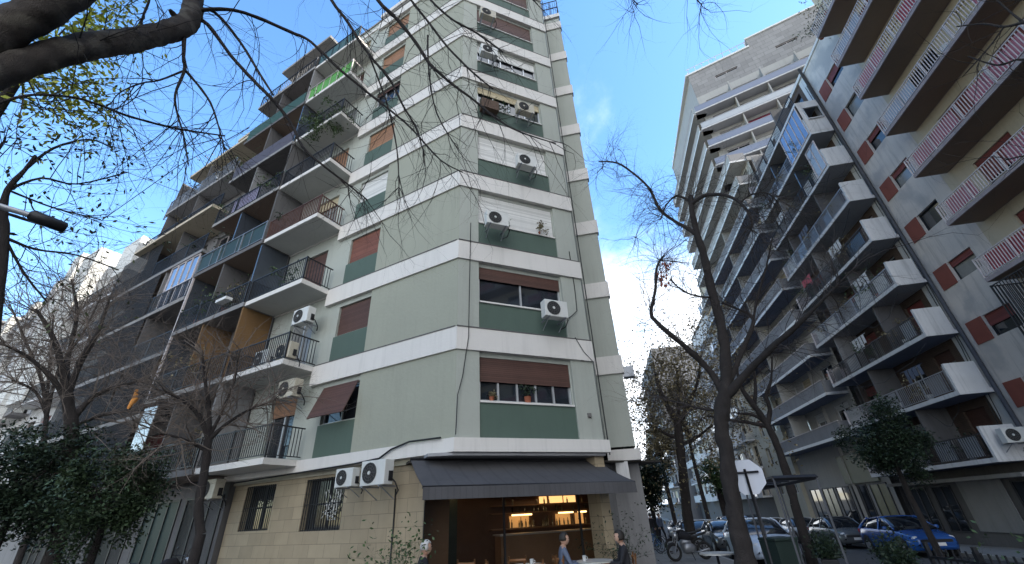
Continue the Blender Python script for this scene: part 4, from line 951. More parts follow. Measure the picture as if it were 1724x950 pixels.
# ---- the big bare tree on the right-hand pavement
D=11.0
bp=at(1256,950,D); BT=thing('bare_tree','big bare street tree with a thick dark trunk forking in front of the right street','tree',(bp.x,bp.y,gz(bp.x,bp.y)+.1))
tr=MB(); P0=Vector((bp.x,bp.y,gz(bp.x,bp.y)))
Q,RR=path(tr,[(1263,985,D,43.6),(1254,940,D,34.3),(1240,880,D,29.0),(1230,820,D,25.1),(1222,760,D,23.1),(1214,715,D,23.1),(1217,680,D,23.1),(1222,655,D,21.8),(1224,625,D,11.5)],26,0,t,nd_=9,rough=.22)
tr.build('trunk',bark,BT)
tw=MB()
LB=[[(1222,655,D,18.7),(1222,600,D,17.3),(1212,540,D,15.8),(1198,490,D,13.7),(1185,430,D,11.5),(1172,390,D,10.8),(1165,355,D,9.4),(1163,330,D,7.9)],
 [(1220,665,D,14.4),(1195,625,D,10.8),(1160,590,D-.3,9.4),(1125,560,D-.6,8.6),(1103,540,D-.7,7.2),(1096,525,D-.7,5.8),(1103,490,D-.8,5.0),(1106,450,D-.8,4.3),(1118,430,D-.8,2.9)],
 [(1176,398,D,7.2),(1158,385,D,6.5),(1135,372,D+.2,5.0),(1110,352,D+.4,5.0),(1095,320,D+.5,4.3),(1070,295,D+.6,3.6),(1040,275,D+.6,2.9),(1008,272,D+.6,1.8)],
 [(1224,665,D,15.8),(1265,620,D-.3,12.2),(1300,585,D-.6,10.8),(1340,550,D-.9,8.6),(1375,515,D-1.1,5.8),(1405,485,D-1.2,3.6),(1440,450,D-1.2,2.2)],
 [(1230,640,D,8.6),(1250,590,D+.3,7.9),(1268,545,D+.5,6.5),(1262,530,D+.5,5.0),(1240,520,D+.5,3.6),(1215,510,D+.5,2.9)],
 [(1163,345,D,7.2),(1185,330,D-.2,6.5),(1215,328,D-.3,5.8),(1240,337,D-.4,5.0),(1258,355,D-.5,4.7),(1266,375,D-.5,3.6),(1264,390,D-.5,2.2)],
 [(1245,342,D-.4,2.9),(1265,328,D-.4,2.5),(1290,325,D-.4,2.2),(1310,340,D-.4,1.4)],
 [(1163,340,D,4.3),(1140,330,D+.1,3.6),(1122,345,D+.1,2.5),(1112,370,D+.1,1.8)],
 [(1200,500,D,4.3),(1180,500,D-.2,3.6),(1150,490,D-.3,2.9),(1128,470,D-.4,2.2)],
 [(1268,545,D+.5,4.3),(1275,500,D+.6,3.6),(1290,450,D+.7,2.9),(1300,400,D+.8,2.2)],
 [(1215,690,D,5.0),(1190,690,D+.2,4.3),(1150,680,D+.3,2.9),(1120,672,D+.4,2.2)]]
for b_ in LB:
    lb=MB(); Q,RR=path(lb,b_,9,.06,t); lb.build('limb',bark,BT)
    sprout(tw,Q,RR,t,int(len(b_)*5.5),1.6,2,.2,-.03,.009,.75,wig=.2)
sprout(tw,Q,RR,t,4,1.2,1)
for c,n in (((1015,280),14),((1112,440),20),((1262,385),18),((1160,335),18),((1300,340),14),((1095,320),14),((1070,400),10)):
    p=at(c[0],c[1],D)
    for _ in range(n): grow(tw,p,Vector((t.gauss(0,1),t.gauss(0,1),t.gauss(.1,.8))),t.uniform(.8,1.7),.008,1,t,0,.6,4,(1,3),.25)
tw.build('twigs',twigm,BT)
m=MB()
for _ in range(26): m.sphere(at(1117+t.gauss(0,5),468+t.gauss(0,14),D-.8),.035,5,(1,1,1.6))
m.build('seed_pods',mat('dry red seed pods',(.28,.08,.05),.8,.2,3),BT)
def streettree(name,label,base,trunk,limbs,num,ln,depth,leaf=None,lp=None,bk=bark,tm=None,seed=1,knots=(),kids=(1,3),group=None,spread=.8):
    q=random.Random(seed); b0=at(*base); x,y=b0.x,b0.y
    T=thing(name,label,'tree',(x,y,gz(x,y)),group)
    tr=MB(); Q,RR=path(tr,trunk,9,.04,q); tr.tube([Vector((x,y,gz(x,y)-.05)),Q[0]],[RR[0]*1.25,RR[0]],9,False); tr.build('trunk',bk,T)
    tw=MB(); lf=MB() if leaf else None
    for l_ in limbs:
        lb=MB(); Q2,R2=path(lb,l_,7,.05,q); lb.build('limb',bk,T); sprout(tw,Q2,R2,q,int(len(l_)*num),ln,depth,.2,0,.012,spread,lf,lp,kids=kids)
    for (px,py,d,n) in knots:
        p=at(px,py,d)
        for _ in range(n): grow(tw,p,Vector((q.gauss(0,1),q.gauss(0,1),q.gauss(.1,.8))),ln*q.uniform(.5,1),.010,max(0,depth-1),q,0,.6,4,kids,.25,lf,lp)
    tw.build('twigs',tm or twigm,T)
    if leaf: lf.build('crown',leaf,T)
    return T
D2=26
streettree('thin_trunk_tree','tall thin tree with sparse dry brownish leaves left of the big bare trunk','',[],[],0,0,0) if False else None
streettree('thinning_tree','tall thin-trunked tree with sparse dry brownish leaves left of the big bare trunk',(1164,905,D2),[(1160,885,D2,17),(1152,820,D2,15),(1146,760,D2,14),(1141,715,D2,13)],
 [[(1141,715,D2,11),(1128,690,D2,10),(1112,662,D2,8),(1104,630,D2,5)],[(1141,715,D2,9),(1160,680,D2,7),(1175,640,D2,5),(1180,600,D2,3)],[(1141,712,D2,8),(1143,670,D2+1,6),(1140,620,D2+1,4)],[(1145,740,D2,6),(1120,730,D2,5),(1095,715,D2,3)],[(1146,750,D2,6),(1175,735,D2,5),(1200,715,D2,3)]],7,3.0,2,leafbr,(0,3,.17,.09,.4),seed=5)
D3=21
streettree('leaning_tree','dark bare tree leaning left, right of the big trunk, before the balconies',(1345,880,D3),[(1338,850,D3,14),(1325,800,D3,13),(1308,750,D3,12),(1292,716,D3,11)],
 [[(1292,716,D3,12),(1275,690,D3,10),(1258,668,D3,8),(1245,645,D3,5),(1238,600,D3,3)],[(1292,716,D3,9),(1296,690,D3,7),(1290,665,D3,6),(1298,640,D3,4),(1300,600,D3,2)],[(1290,718,D3,7),(1262,712,D3,6),(1230,708,D3,5),(1190,700,D3,3)],[(1288,710,D3,6),(1265,698,D3,5),(1240,697,D3,3)],[(1270,685,D3,6),(1272,650,D3,5),(1268,610,D3,3)]],4,1.6,1,seed=6)
# ---- evergreen crowns: many small leaves round branch tips
def evergreen(name,label,c,d,wpx,hpx,leaf,n,base_py=None,seed=1,clumps=26,ls=(.10,.2),trunkw=12,group=None,lim=3):
    q=random.Random(seed); cx_,cy_=c; p=at(cx_,cy_,d); rx=wr(cx_,cy_,d,wpx); rz_=wr(cx_,cy_,d,hpx)
    x,y=p.x,p.y; T=thing(name,label,'tree' if rz_>.8 else 'shrub',(x,y,gz(x,y)),group)
    tr=MB(); z0=gz(x,y); top=Vector((x,y,p.z)); rt_=max(.05,wr(cx_,cy_,d,trunkw))
    tr.tube([Vector((x+.1,y,z0-.05)),Vector((x,y+.05,z0+(p.z-z0)*.5)),top],[rt_*1.2,rt_,rt_*.6],8)
    lf=MB()
    cl=[]
    for i in range(clumps):
        v=Vector((q.gauss(0,1),q.gauss(0,1),q.gauss(0,1))).normalized(); rr=q.uniform(.35,1.0)
        e=p+Vector((v.x*rx*rr,v.y*rx*rr,v.z*rz_*rr)); cl.append((e,q.uniform(.16,.34)))
        if i<14: tr.tube([top-Vector((0,0,rz_*.5)),(top+e)/2-Vector((0,0,.1)),e],[rt_*.5,rt_*.3,.012],5,False)
    tr.build('trunk',bark,T)
    for _ in range(n):
        e,s=q.choice(cl); v=Vector((q.gauss(0,1),q.gauss(0,1),q.gauss(0,1))).normalized()*(q.random()**.4)
        w=e+Vector((v.x*rx*s*1.3,v.y*rx*s*1.3,v.z*rz_*s*1.1))
        lf.leaf(w,Vector((q.gauss(0,1),q.gauss(0,1),q.gauss(-.2,.6))),Vector((q.gauss(0,.6),q.gauss(0,.6),1)),q.uniform(*ls),q.uniform(ls[0]*.5,ls[1]*.5))
    lf.build('crown',leaf,T); return T
evergreen('evergreen_tree','dark dense evergreen tree in the lower left corner','',0,0,0,0,0) if False else None
evergreen('evergreen_tree','dark dense evergreen tree in the lower left corner of the street',(40,815),15,210,190,leafdk,17000,seed=11,clumps=80,ls=(.06,.13))
evergreen('evergreen_tree','dark bushy evergreen tree standing before the shops, right of the bare left trunk',(190,835),11,150,165,leafdk2,17000,seed=12,clumps=80,ls=(.04,.10))
evergreen('evergreen_tree','round dark green tree beside the cafe awning on the right pavement',(1090,812),36,80,86,leafdk,14000,seed=13,clumps=60,ls=(.12,.24),trunkw=7)
evergreen('evergreen_tree','dark leafy tree in front of the grey middle building, right of the olive shop panel',(1492,745),24.5,115,140,leafdk,14000,seed=14,clumps=60,ls=(.08,.17),trunkw=8)
evergreen('evergreen_tree','bushy green tree far down the pavement behind the thin trunk',(1108,745),44,60,95,leafbr,4200,seed=15,clumps=44,ls=(.16,.34),trunkw=6)
evergreen('evergreen_tree','autumn brown tree far down the right street against the closing building',(1150,700),52,85,130,leafbr,3400,seed=16,clumps=60,ls=(.16,.36),trunkw=6)
evergreen('evergreen_tree','greenish far tree low behind the parked cars of the right street',(1205,800),60,60,60,leafgr,4000,seed=17,clumps=34,ls=(.2,.4))
# ---- bare trees of the left pavement
D4=15
streettree('bare_tree','bare tree with a pale greenish trunk in the shade at the lower left',(108,900,D4),[(95,920,D4,24),(105,850,D4,22),(117,780,D4,20),(120,720,D4,18),(112,660,D4,16)],
 [[(112,660,D4,13),(100,600,D4,10),(85,560,D4,7),(60,520,D4,4)],[(114,665,D4,11),(135,610,D4,9),(165,560,D4,6),(185,500,D4,3)],[(118,690,D4,10),(90,640,D4,8),(45,600,D4,5),(5,580,D4,3)],[(120,710,D4,9),(155,670,D4,7),(200,650,D4,5),(250,640,D4,3)],[(112,660,D4,9),(115,600,D4+1,7),(130,530,D4+1,5),(120,470,D4+1,3)],[(120,720,D4,7),(170,700,D4,5),(225,690,D4,3)]],8,2.2,2,mat('few dull leaves',(.07,.075,.03),.7,.2,2,island=.4),(-1,1,.10,.05,.3),tm=twigl,seed=8)
D5=9.3
streettree('small_bare_tree','small bare tree in front of the railed lowest balcony of the green building',(335,915,D5),[(338,900,D5,16),(335,850,D5,14),(345,790,D5,13),(350,740,D5,12)],
 [[(350,740,D5,9),(335,700,D5,7),(300,670,D5,5),(262,655,D5,3)],[(350,740,D5,9),(352,690,D5,7),(345,640,D5,5),(340,590,D5,3)],[(350,742,D5,8),(380,715,D5,6),(420,690,D5,4),(470,670,D5,2.5)],[(348,760,D5,6),(310,740,D5,4),(270,730,D5,3)],[(350,740,D5,6),(375,690,D5,5),(395,640,D5,3),(400,600,D5,2)]],7,.95,2,tm=twigl,seed=9)
D6=22
streettree('bare_tree','distant bare tree against the white end wall of the left street',(60,890,D6),[(62,860,D6,9),(70,780,D6,8),(78,700,D6,7)],[[(78,700,D6,6),(70,640,D6,5),(45,580,D6,4),(20,520,D6,2)],[(78,700,D6,6),(100,620,D6,5),(140,560,D6,3),(170,500,D6,2)],[(78,700,D6,5),(60,660,D6,4),(20,640,D6,3)],[(78,690,D6,5),(85,600,D6,4),(90,530,D6,2)]],11,3.2,2,tm=twigl,seed=10)
# ---- twigs of a tree off the right edge
RT=thing('overhanging_tree','bare twigs of a tree entering at the upper right over the pink balconies','tree',tuple(Vector((*XY(9,-1),0))))
tr=MB(); b0=Vector((*XY(9,-1),0)); tr.tube([b0,b0+Vector((0,0,4)),at(2050,60,8),at(1850,40,8)],[.22,.18,.12,.06],8); tr.build('trunk',bark,RT); tw=MB()
for b_ in ([(1850,40,8,8),(1780,30,8,6),(1724,38,8,5),(1690,45,8,4),(1655,40,8,3),(1610,45,8,2)],[(1724,38,8,4),(1700,20,8,3),(1668,-10,8,2)],[(1850,40,8,7),(1800,130,8,5),(1724,100,8,4),(1680,110,8,3),(1630,95,8,2)],[(1690,45,8,3),(1665,80,8,2.5),(1620,130,8,1.5)],[(1850,40,8,7),(1840,200,8,5),(1800,280,8,4),(1750,260,8,3),(1690,270,8,2)]):
    Q,RR=path(tw,b_,5,.05,t); sprout(tw,Q,RR,t,5,1.0,1,.2,.1,.006,.6,kids=(1,2))
tw.build('twigs',bark,RT)
# ---- overhead wires, street lamp
cable([at(-60,-10,5),at(0,42,6),at(84,109,8),at(156,168,10),at(240,240,12)],.012,'thin grey wire slanting over the thick limb at upper left','overhead wires')
cable([at(170,372,20),at(300,280,18),at(420,215,15)],.014,'faint wire running from the left trees up to the dark building top','overhead wires')
cable([at(200,285,20),at(320,330,20)],.012,'short faint wire crossing the blue sky left of the stepped terraces','overhead wires')
SL=thing('street_lamp','long flat street lamp head on a thin arm at the left edge','street lamp',(-9.6,3.6,0))
m=MB(); m.tube([Vector((-9.6,3.6,0)),Vector((-9.6,3.6,6.2)),at(-60,330,8),at(50,362,8)],[.09,.06,.045,.04],8); m.build('pole',greymetal,SL)
a,c=at(48,361,8),at(112,385,8); m=MB(); m.tube([a,a*.9+c*.1,c*.95+a*.05,c],[.05,.09,.085,.05],8); m.build('lamp_head',darkmetal,SL)
# ================================================================== VEHICLES
def loft(m,secs,close=True):
    """secs: list of rings of equal length"""
    b0=len(m.v); k=len(secs[0])
    for r in secs: m.v+= [Vector(v) for v in r]
    for i in range(len(secs)-1):
        for j in range(k):
            j2=(j+1)%k; m.f.append([b0+i*k+j,b0+i*k+j2,b0+(i+1)*k+j2,b0+(i+1)*k+j]); m.uv.append([(0,0)]*4); m.sm.append(True)
    for s,rv in ((0,True),(len(secs)-1,False)):
        f=[b0+s*k+j for j in range(k)]; m.f.append(f[::-1] if rv else f); m.uv.append([(0,0)]*k); m.sm.append(False)
def car(paint,suv=0.0,L_=4.2):
    """nose along -y"""
    t=thing('parked_car','','car'); h=L_/2; S_=suv
    # stations: y, half width, bottom, shoulder(belt) height
    st=[(-h,.62,.36,.62),(-h+.12,.76,.26,.72),(-h+.5,.84,.22,.80),(-h+.95,.87,.2,.90+S_*.5),(-h+1.4,.88,.2,.95+S_*.5),(0,.89,.2,.96+S_*.5),(h-1.0,.89,.2,.99+S_*.5),(h-.45,.87,.22,1.0+S_*.5),(h-.1,.80,.27,.93+S_*.5),(h,.70,.36,.80+S_*.4)]
    m=MB(); secs=[]
    for y,w_,b_,s in st: secs.append([(-w_*.92,y,b_),(-w_,y,b_+.12),(-w_,y,s-.22),(-w_*.96,y,s-.04),(-w_*.86,y,s),(-w_*.4,y,s+.035),(w_*.4,y,s+.035),(w_*.86,y,s),(w_*.96,y,s-.04),(w_,y,s-.22),(w_,y,b_+.12),(w_*.92,y,b_)])
    loft(m,secs); m.build('body',paint,t)
    rf=1.45+S_; bl=.95+S_*.5
    gs=[(-h+1.0,.74,bl-.02,bl),(-h+1.55,.70,bl-.02,rf-.14),(-h+1.95,.66,bl-.02,rf-.02),(.1,.65,bl-.02,rf),(h-.95,.63,bl-.02,rf-.05),(h-.5,.64,bl-.02,rf-.28),(h-.2,.70,bl-.02,bl+.03)]
    m=MB(); secs=[]
    for y,w_,b_,r_ in gs: secs.append([(-.80,y,b_),(-w_-.02,y,(b_+r_)/2+.05),(-w_*.92,y,r_-.03),(-w_*.6,y,r_),(w_*.6,y,r_),(w_*.92,y,r_-.03),(w_+.02,y,(b_+r_)/2+.05),(.80,y,b_)])
    loft(m,secs); m.build('window',mat('car glass',(.012,.015,.02),.04,.1,1,spec=1),t)
    m=MB(); secs=[]
    for y,w_,b_,r_ in gs[2:5]: secs.append([(-w_*.96,y,r_-.05),(-w_*.9,y,r_-.01),(-w_*.6,y,r_+.015),(w_*.6,y,r_+.015),(w_*.9,y,r_-.01),(w_*.96,y,r_-.05)])
    loft(m,secs); m.build('roof',paint,t)
    for sx in (-1,1):
        m=MB()
        m.tube([(sx*.79,-h+1.05,bl),(sx*.70,-h+1.6,rf-.14),(sx*.63,-h+1.97,rf-.03)],.035,5); m.build('pillar',paint,t); m=MB(); m.tube([(sx*.82,.12,bl),(sx*.655,.12,rf-.04)],.035,5); m.build('pillar',paint,t)
        m=MB(); m.tube([(sx*.80,h-.25,bl+.02),(sx*.66,h-.5,rf-.26),(sx*.61,h-.92,rf-.06)],.05,5); m.build('pillar',paint,t)
        MB().sphere((sx*.97,-h+1.35,bl+.06),.11,8,(1,.6,.7)).build('mirror',paint,t)
        hl=MB(); hl.sphere((sx*.60,-h+.16,.66),.15,8,(1.1,.6,.55)); hl.build('headlight',mat('headlight glass',(.6,.62,.65),.1,.05,1,spec=1),t)
        tl=MB(); tl.sphere((sx*.72,h-.10,.86+S_*.4),.12,8,(.8,.6,1.2)); tl.build('tail_light',mat('red lamp plastic',(.35,.02,.02),.2),t)
        for y in (-h+.78,h-.78):
            w=MB(); w.tube([(sx*.70,y,.31),(sx*.90,y,.31)],[.31,.31],20); wo=w.build('wheel',mat('tyre rubber',(.02,.02,.02),.9,.1,3),t)
            rm_=MB(); rm_.tube([(sx*.895,y,.31),(sx*.915,y,.31)],[.20,.19],14)
            rm_.build('rim',greymetal,wo)
            a=MB(); a.tube([(sx*.86,y,.36),(sx*.892,y,.36)],[.37,.37],20); a.build('wheel_arch',mat('black plastic',(.02,.02,.022),.6),t)
    MB().box(F0,-.26,.26,-h-.02,-h+.02,.40,.51).build('number_plate',white,t)
    MB().box(F0,-.55,.55,-h-.005,-h+.05,.52,.62).build('grille',mat('black plastic',(.02,.02,.022),.6),t)
    return t
paints={'blue':(.02,.085,.31),'silver':(.38,.40,.42),'white':(.62,.63,.65),'grey':(.10,.11,.12),'dark':(.025,.03,.035),'paleblue':(.50,.58,.70)}
def pm(k): return mat(k+' car paint',paints[k],.22,.04,1,spec=.8)
def putcar(k,p,l,face,label,suv=0,L_=4.2):
    c=car(pm(k),suv,L_); x,y=XY(p,l); c.location=(x,y,gz(x,y)); c['label']=label; c['group']='cars parked in the right street'
    # nose (-y) towards the camera (face=1) or away
    a=math.atan2(-1,0); d=Vector((sin(R(A0)),cos(R(A0)))); 
    nd_=-d if face==1 else d
    c.rotation_euler=(-.02,0,math.atan2(nd_.x,-nd_.y)) if face==1 else (.02,0,math.atan2(nd_.x,-nd_.y)); return c
putcar('blue',12.3,24.3,1,'bright blue hatchback parked at the right kerb, nose toward the camera')
putcar('grey',12.2,30.2,1,'dark grey car parked just behind the bright blue hatchback')
putcar('silver',12.2,35.6,1,'silver car parked behind the dark grey one at the right kerb')
putcar('white',12.2,41,1,'white car fourth from the front at the right kerb')
putcar('dark',12.2,46.8,1,'dark car far back along the right kerb',.25)
putcar('silver',12.2,52.4,1,'silver car farthest back along the right kerb')
putcar('paleblue',5.5,21.0,1,'pale blue white car facing the camera behind the metal frame right of the big trunk',.05,4.4)
putcar('grey',5.6,27.3,1,'dark car just behind the pale blue white one')
putcar('white',5.6,33.0,1,'white car seen between the thin trunk and the big trunk')
putcar('silver',5.6,38.6,1,'silver car behind the white one on the left kerb')
putcar('white',5.6,44.5,1,'small far white car at the end of the left kerb row')
putcar('dark',8.9,40,1,'dark car driving in the middle of the right street',.2)
def wheelring(m,c,r,ax,tr_=.05,k=20):
    u=ax.orthogonal().normalized(); v=ax.cross(u).normalized(); m.tube([c+u*r*cos(2*pi*i/k)+v*r*sin(2*pi*i/k) for i in range(k+1)],tr_,7,False)
def motorbike():
    t=thing('motorcycle','','motorcycle')
    for y in (-.66,.62):
        m=MB(); wheelring(m,Vector((0,y,.31)),.26,Vector((1,0,0)),.052); w=m.build('wheel',mat('tyre rubber',(.02,.02,.02),.9),t)
        m=MB(); wheelring(m,Vector((0,y,.31)),.2,Vector((1,0,0)),.012)
        for a in range(8): m.bar(Vector((0,y,.31)),Vector((0,y+.2*cos(a*pi/4),.31+.2*sin(a*pi/4))),.008)
        m.tube([(-.05,y,.31),(.05,y,.31)],.05,8); m.build('rim',greymetal,w)
    m=MB(); secs=[]
    for y,w_,a,b_ in ((-.34,.06,.74,.86),(-.22,.13,.70,.98),(0,.15,.66,.96),(.14,.10,.68,.86)): secs.append([(w_*cos(q*pi/5),y,(a+b_)/2+(b_-a)/2*sin(q*pi/5)) for q in range(10)])
    loft(m,secs); m.build('tank',clothblack,t)
    m=MB(); secs=[]
    for y,w_,a,b_ in ((.12,.08,.76,.83),(.3,.14,.76,.85),(.55,.13,.80,.90),(.82,.07,.86,.95)): secs.append([(w_*cos(q*pi/4),y,(a+b_)/2+(b_-a)/2*sin(q*pi/4)) for q in range(8)])
    loft(m,secs); m.build('saddle',mat('black leather',(.02,.02,.02),.5),t)
    m=MB(); secs=[]
    for y,w_,a,b_ in ((-.28,.1,.3,.5),(-.15,.17,.22,.62),(.1,.17,.22,.6),(.25,.1,.3,.5)): secs.append([(w_*cos(q*pi/4),y,(a+b_)/2+(b_-a)/2*sin(q*pi/4)) for q in range(8)])
    loft(m,secs); m.build('engine',greymetal,t)
    m=MB(); m.bar(Vector((.09,-.66,.31)),Vector((.07,-.42,.92)),.022,6); m.build('fork',greymetal,t); m=MB(); m.bar(Vector((-.09,-.66,.31)),Vector((-.07,-.42,.92)),.022,6); m.build('fork',greymetal,t)
    m=MB(); m.tube([(-.38,-.28,1.02),(-.2,-.4,1.0),(.2,-.4,1.0),(.38,-.28,1.02)],.016,6); m.build('handlebar',darkmetal,t)
    m=MB(); m.sphere((0,-.52,.86),.1,10,(1,.8,1)); m.build('headlight',alu,t)
    m=MB(); m.tube([(.12,.0,.3),(.15,.3,.28),(.16,.75,.36)],[.025,.035,.045],8); m.build('exhaust',greymetal,t)
    m=MB(); m.tube([(0,-.62,.6),(0,-.78,.56),(0,-.92,.42)],[.05,.07,.05],6); m.build('mudguard',clothblack,t)
    m=MB(); m.tube([(0,.1,.55),(0,.4,.45),(0,.62,.31)],[.03,.03,.03],6); m.build('swing_arm',darkmetal,t)
    m=MB(); m.tube([(.1,.0,.3),(.2,.05,.02)],.014,5); m.build('kickstand',darkmetal,t)
    for sx in (-1,1): m=MB(); m.bar(Vector((sx*.3,-.34,1.02)),Vector((sx*.36,-.36,1.16)),.006); m.sphere((sx*.37,-.36,1.18),.05,6,(1.2,.4,.8)); m.build('mirror',darkmetal,t)
    return t
def putat(key,mk,x,y,z,rz,label,cat,group=None):
    o=place(None,key,mk,(x,y,z),rz,label,group); o['category']=cat; return o
def pave_z(x,y): return gz(x,y)+.122
x,y=XY(2.75,20.3); putat('moto',motorbike,x,y,pave_z(x,y),R(-80),'black motorcycle parked across the pavement beyond the cafe, left of the big trunk','motorcycle','motorcycles')
v=FL(8.3,1.6,0); putat('moto',motorbike,v.x,v.y,.122,R(150),'black motorcycle under the left barred window, only its handlebars in view','motorcycle','motorcycles')
v=at(85,935,11.5); putat('moto',motorbike,v.x,v.y,.122,R(200),'motorcycle in deep shade at the lower left corner','motorcycle','motorcycles')
x,y=XY(3.2,24.5); putat('moto',motorbike,x,y,pave_z(x,y),R(-100),'second black motorcycle behind the one on the pavement','motorcycle','motorcycles')
def bicycle():
    t=thing('bicycle','','bicycle')
    for y in (-.5,.5):
        m=MB(); wheelring(m,Vector((0,y,.34)),.33,Vector((1,0,0)),.018,18)
        for a in range(10): m.bar(Vector((0,y,.34)),Vector((0,y+.32*cos(a*pi/5),.34+.32*sin(a*pi/5))),.003,3)
        m.build('wheel',darkmetal,t)
    m=MB(); A_,B_,C_,D_=Vector((0,-.35,.82)),Vector((0,.05,.32)),Vector((0,.18,.78)),Vector((0,.5,.34))
    for a,c in ((A_,B_),(A_,C_),(B_,C_),(C_,D_),(B_,D_),(A_,Vector((0,-.5,.34)))): m.bar(a,c,.016,6)
    m.build('frame',mat('blue bicycle paint',(.05,.12,.25),.4),t)
    m=MB(); m.sphere((0,.2,.9),.1,8,(.7,1.3,.35)); m.bar(Vector((0,.18,.78)),Vector((0,.2,.88)),.012); m.build('saddle',clothblack,t)
    m=MB(); m.tube([(-.28,-.25,1.0),(-.1,-.38,.98),(.1,-.38,.98),(.28,-.25,1.0)],.012,5); m.bar(A_,Vector((0,-.38,.98)),.012); m.build('handlebar',darkmetal,t)
    return t
for i,(p,l,r,lab) in enumerate(((1.6,24,-60,'nearest bicycle parked by the wall past the wing'),(1.7,25.2,-75,'second bicycle of the row by the wall past the wing'),(1.6,26.4,-65,'farthest bicycle of the row by the wall past the wing'))):
    x,y=XY(p,l); putat('bike',bicycle,x,y,pave_z(x,y),R(r),lab,'bicycle','bicycles parked on the pavement')
# ================================================================== STREET FURNITURE
# octagonal sign seen from behind
sp=at(1257,803,11.6); SG=thing('road_sign','white octagonal sign plate seen from behind on a thin post','road sign',(sp.x,sp.y,gz(sp.x,sp.y)+.12))
vd=Vector((sp.x,sp.y,0)).normalized(); sx=Vector((vd.y,-vd.x,0)); m=MB(); r=.385; b0=len(m.v)
for th in (0.02,-.0):
    for i in range(8): a=R(22.5+45*i); m.v.append(sp+vd*(.05+th)+sx*(r*cos(a))+Vector((0,0,r*sin(a))))
m.f.append([b0+8+i for i in range(8)]); m.f.append([b0+i for i in reversed(range(8))]); m.uv+= [[(0,0)]*8]*2; m.sm+=[False]*2
for i in range(8): m.f.append([b0+i,b0+(i+1)%8,b0+8+(i+1)%8,b0+8+i]); m.uv.append([(0,0)]*4); m.sm.append(False)
m.build('plate',mat('pale grey plate',(.55,.57,.63),.5,.04,2,.05),SG)
m=MB(); m.tube([Vector((sp.x,sp.y,gz(sp.x,sp.y)+.1)),sp+Vector((0,0,.16))],.028,8); m.build('post',darkmetal,SG)
m=MB(); a=sp+Vector((0,0,.09)); m.tube([a-sx*.27,a+sx*.27],.024,6); m.build('crossbar',darkmetal,SG)
# metal frame shelter of the kerbside seating
def PZ(p,l,z): x,y=XY(p,l); return Vector((x,y,gz(x,y)+z))
FK=Fr(XY(4.0,0),A0,True)   # s=l, n=p-4.0
SHl=thing('metal_frame','dark metal frame of a kerbside seating shelter with flat roof beams','shelter',tuple(PZ(4.0,14,0)))
la,lb_=12.4,17.8; zt=2.35
def bb(m,a,c,w=.05): m.tube([a,c],w,4)
for (p,l) in ((4.0,la),(4.0,(la+lb_)/2),(4.0,lb_),(4.95,la),(4.95,(la+lb_)/2),(4.95,lb_)):
    m=MB(); bb(m,PZ(p,l,0),PZ(p,l,zt),.028); m.build('post',mat('dull dark metal',(.09,.09,.10),.5,.1,3),SHl)
for (A_,B_) in (((4.0,la),(4.0,lb_)),((4.95,la),(4.95,lb_)),((4.0,la),(4.95,la)),((4.0,lb_),(4.95,lb_)),((4.0,15.1),(4.95,15.1))):
    m=MB(); a,c=PZ(*A_,zt),PZ(*B_,zt); m.tube([a,c],.06,4); m.build('roof_beam',darkmetal,SHl)
m=MB(); 
for i in range(8): l=la+.4+i*.62; m.tube([PZ(4.05,l,zt+.03),PZ(4.9,l,zt+.03)],.02,4)
m.build('roof_slats',darkmetal,SHl)
for i,(p,l,lab,w_) in enumerate(((6.5,17.5,'dark planter hedge at the near end of the kerbside shelter',2.4),(7.0,14.6,'second dark planter hedge beside the shelter posts',2.2))):
    T=thing('planter_hedge',lab,'hedge',tuple(PZ(p,l,0)),'hedges in planters')
    F_=Fr(XY(p,l),A0+20,True); z=gz(*XY(p,l)); MB().box(F_,-w_/2,w_/2,-.22,.22,z,z+.42).build('planter',mat('black plastic',(.02,.02,.022),.6),T,.02)
    lf=MB()
    for _ in range(2200): lf.leaf(F_(rng.uniform(-w_/2,w_/2),rng.gauss(0,.17),z+.42+abs(rng.gauss(0,.25))),Vector((rng.gauss(0,1),rng.gauss(0,1),rng.gauss(.3,.6))),Vector((rng.gauss(0,1),rng.gauss(0,1),1)),rng.uniform(.06,.13),rng.uniform(.03,.06))
    lf.build('foliage',leafdk,T)
# black fence at the lower right
a,c=at(1572,948,12.5),at(1790,935,10.2); dv=Vector((c.x-a.x,c.y-a.y,0)); Lf=dv.length; FF=Fr((a.x,a.y),math.degrees(math.atan2(dv.x,dv.y)))
FN=thing('picket_fence','low black metal fence with plants behind it at the lower right','fence',(a.x,a.y,-.3))
m=MB(); 
for i in range(int(Lf/.16)): s=i*.16; m.box(FF,s,s+.022,-.011,.011,-.35,.78)
m.box(FF,0,Lf,-.018,.018,.6,.64); m.box(FF,0,Lf,-.018,.018,-.2,-.16); m.build('pickets',darkmetal,FN)
for i in range(int(Lf/1.2)+1): MB().box(FF,i*1.2-.03,i*1.2+.03,-.03,.03,-.4,.86).build('post',darkmetal,FN)
for i,s in enumerate((.7,2.2,3.6)):
    T=thing('shrub',['leafy shrub at the left end of the low black fence','leafy shrub behind the middle of the low black fence','leafy shrub at the right end of the low black fence'][i],'shrub',tuple(FF(s,.5,-.35)),'shrubs behind the black fence')
    st=MB(); lf=MB()
    for _ in range(9): grow(st,FF(s,.5,-.3),Vector((rng.gauss(0,.5),rng.gauss(0,.5),1)),1.0,.012,1,rng,0,.6,4,(1,2),.2,lf,(0,6,.11,.05,.12))
    st.build('stem',bark,T); lf.build('foliage',leafgr,T)
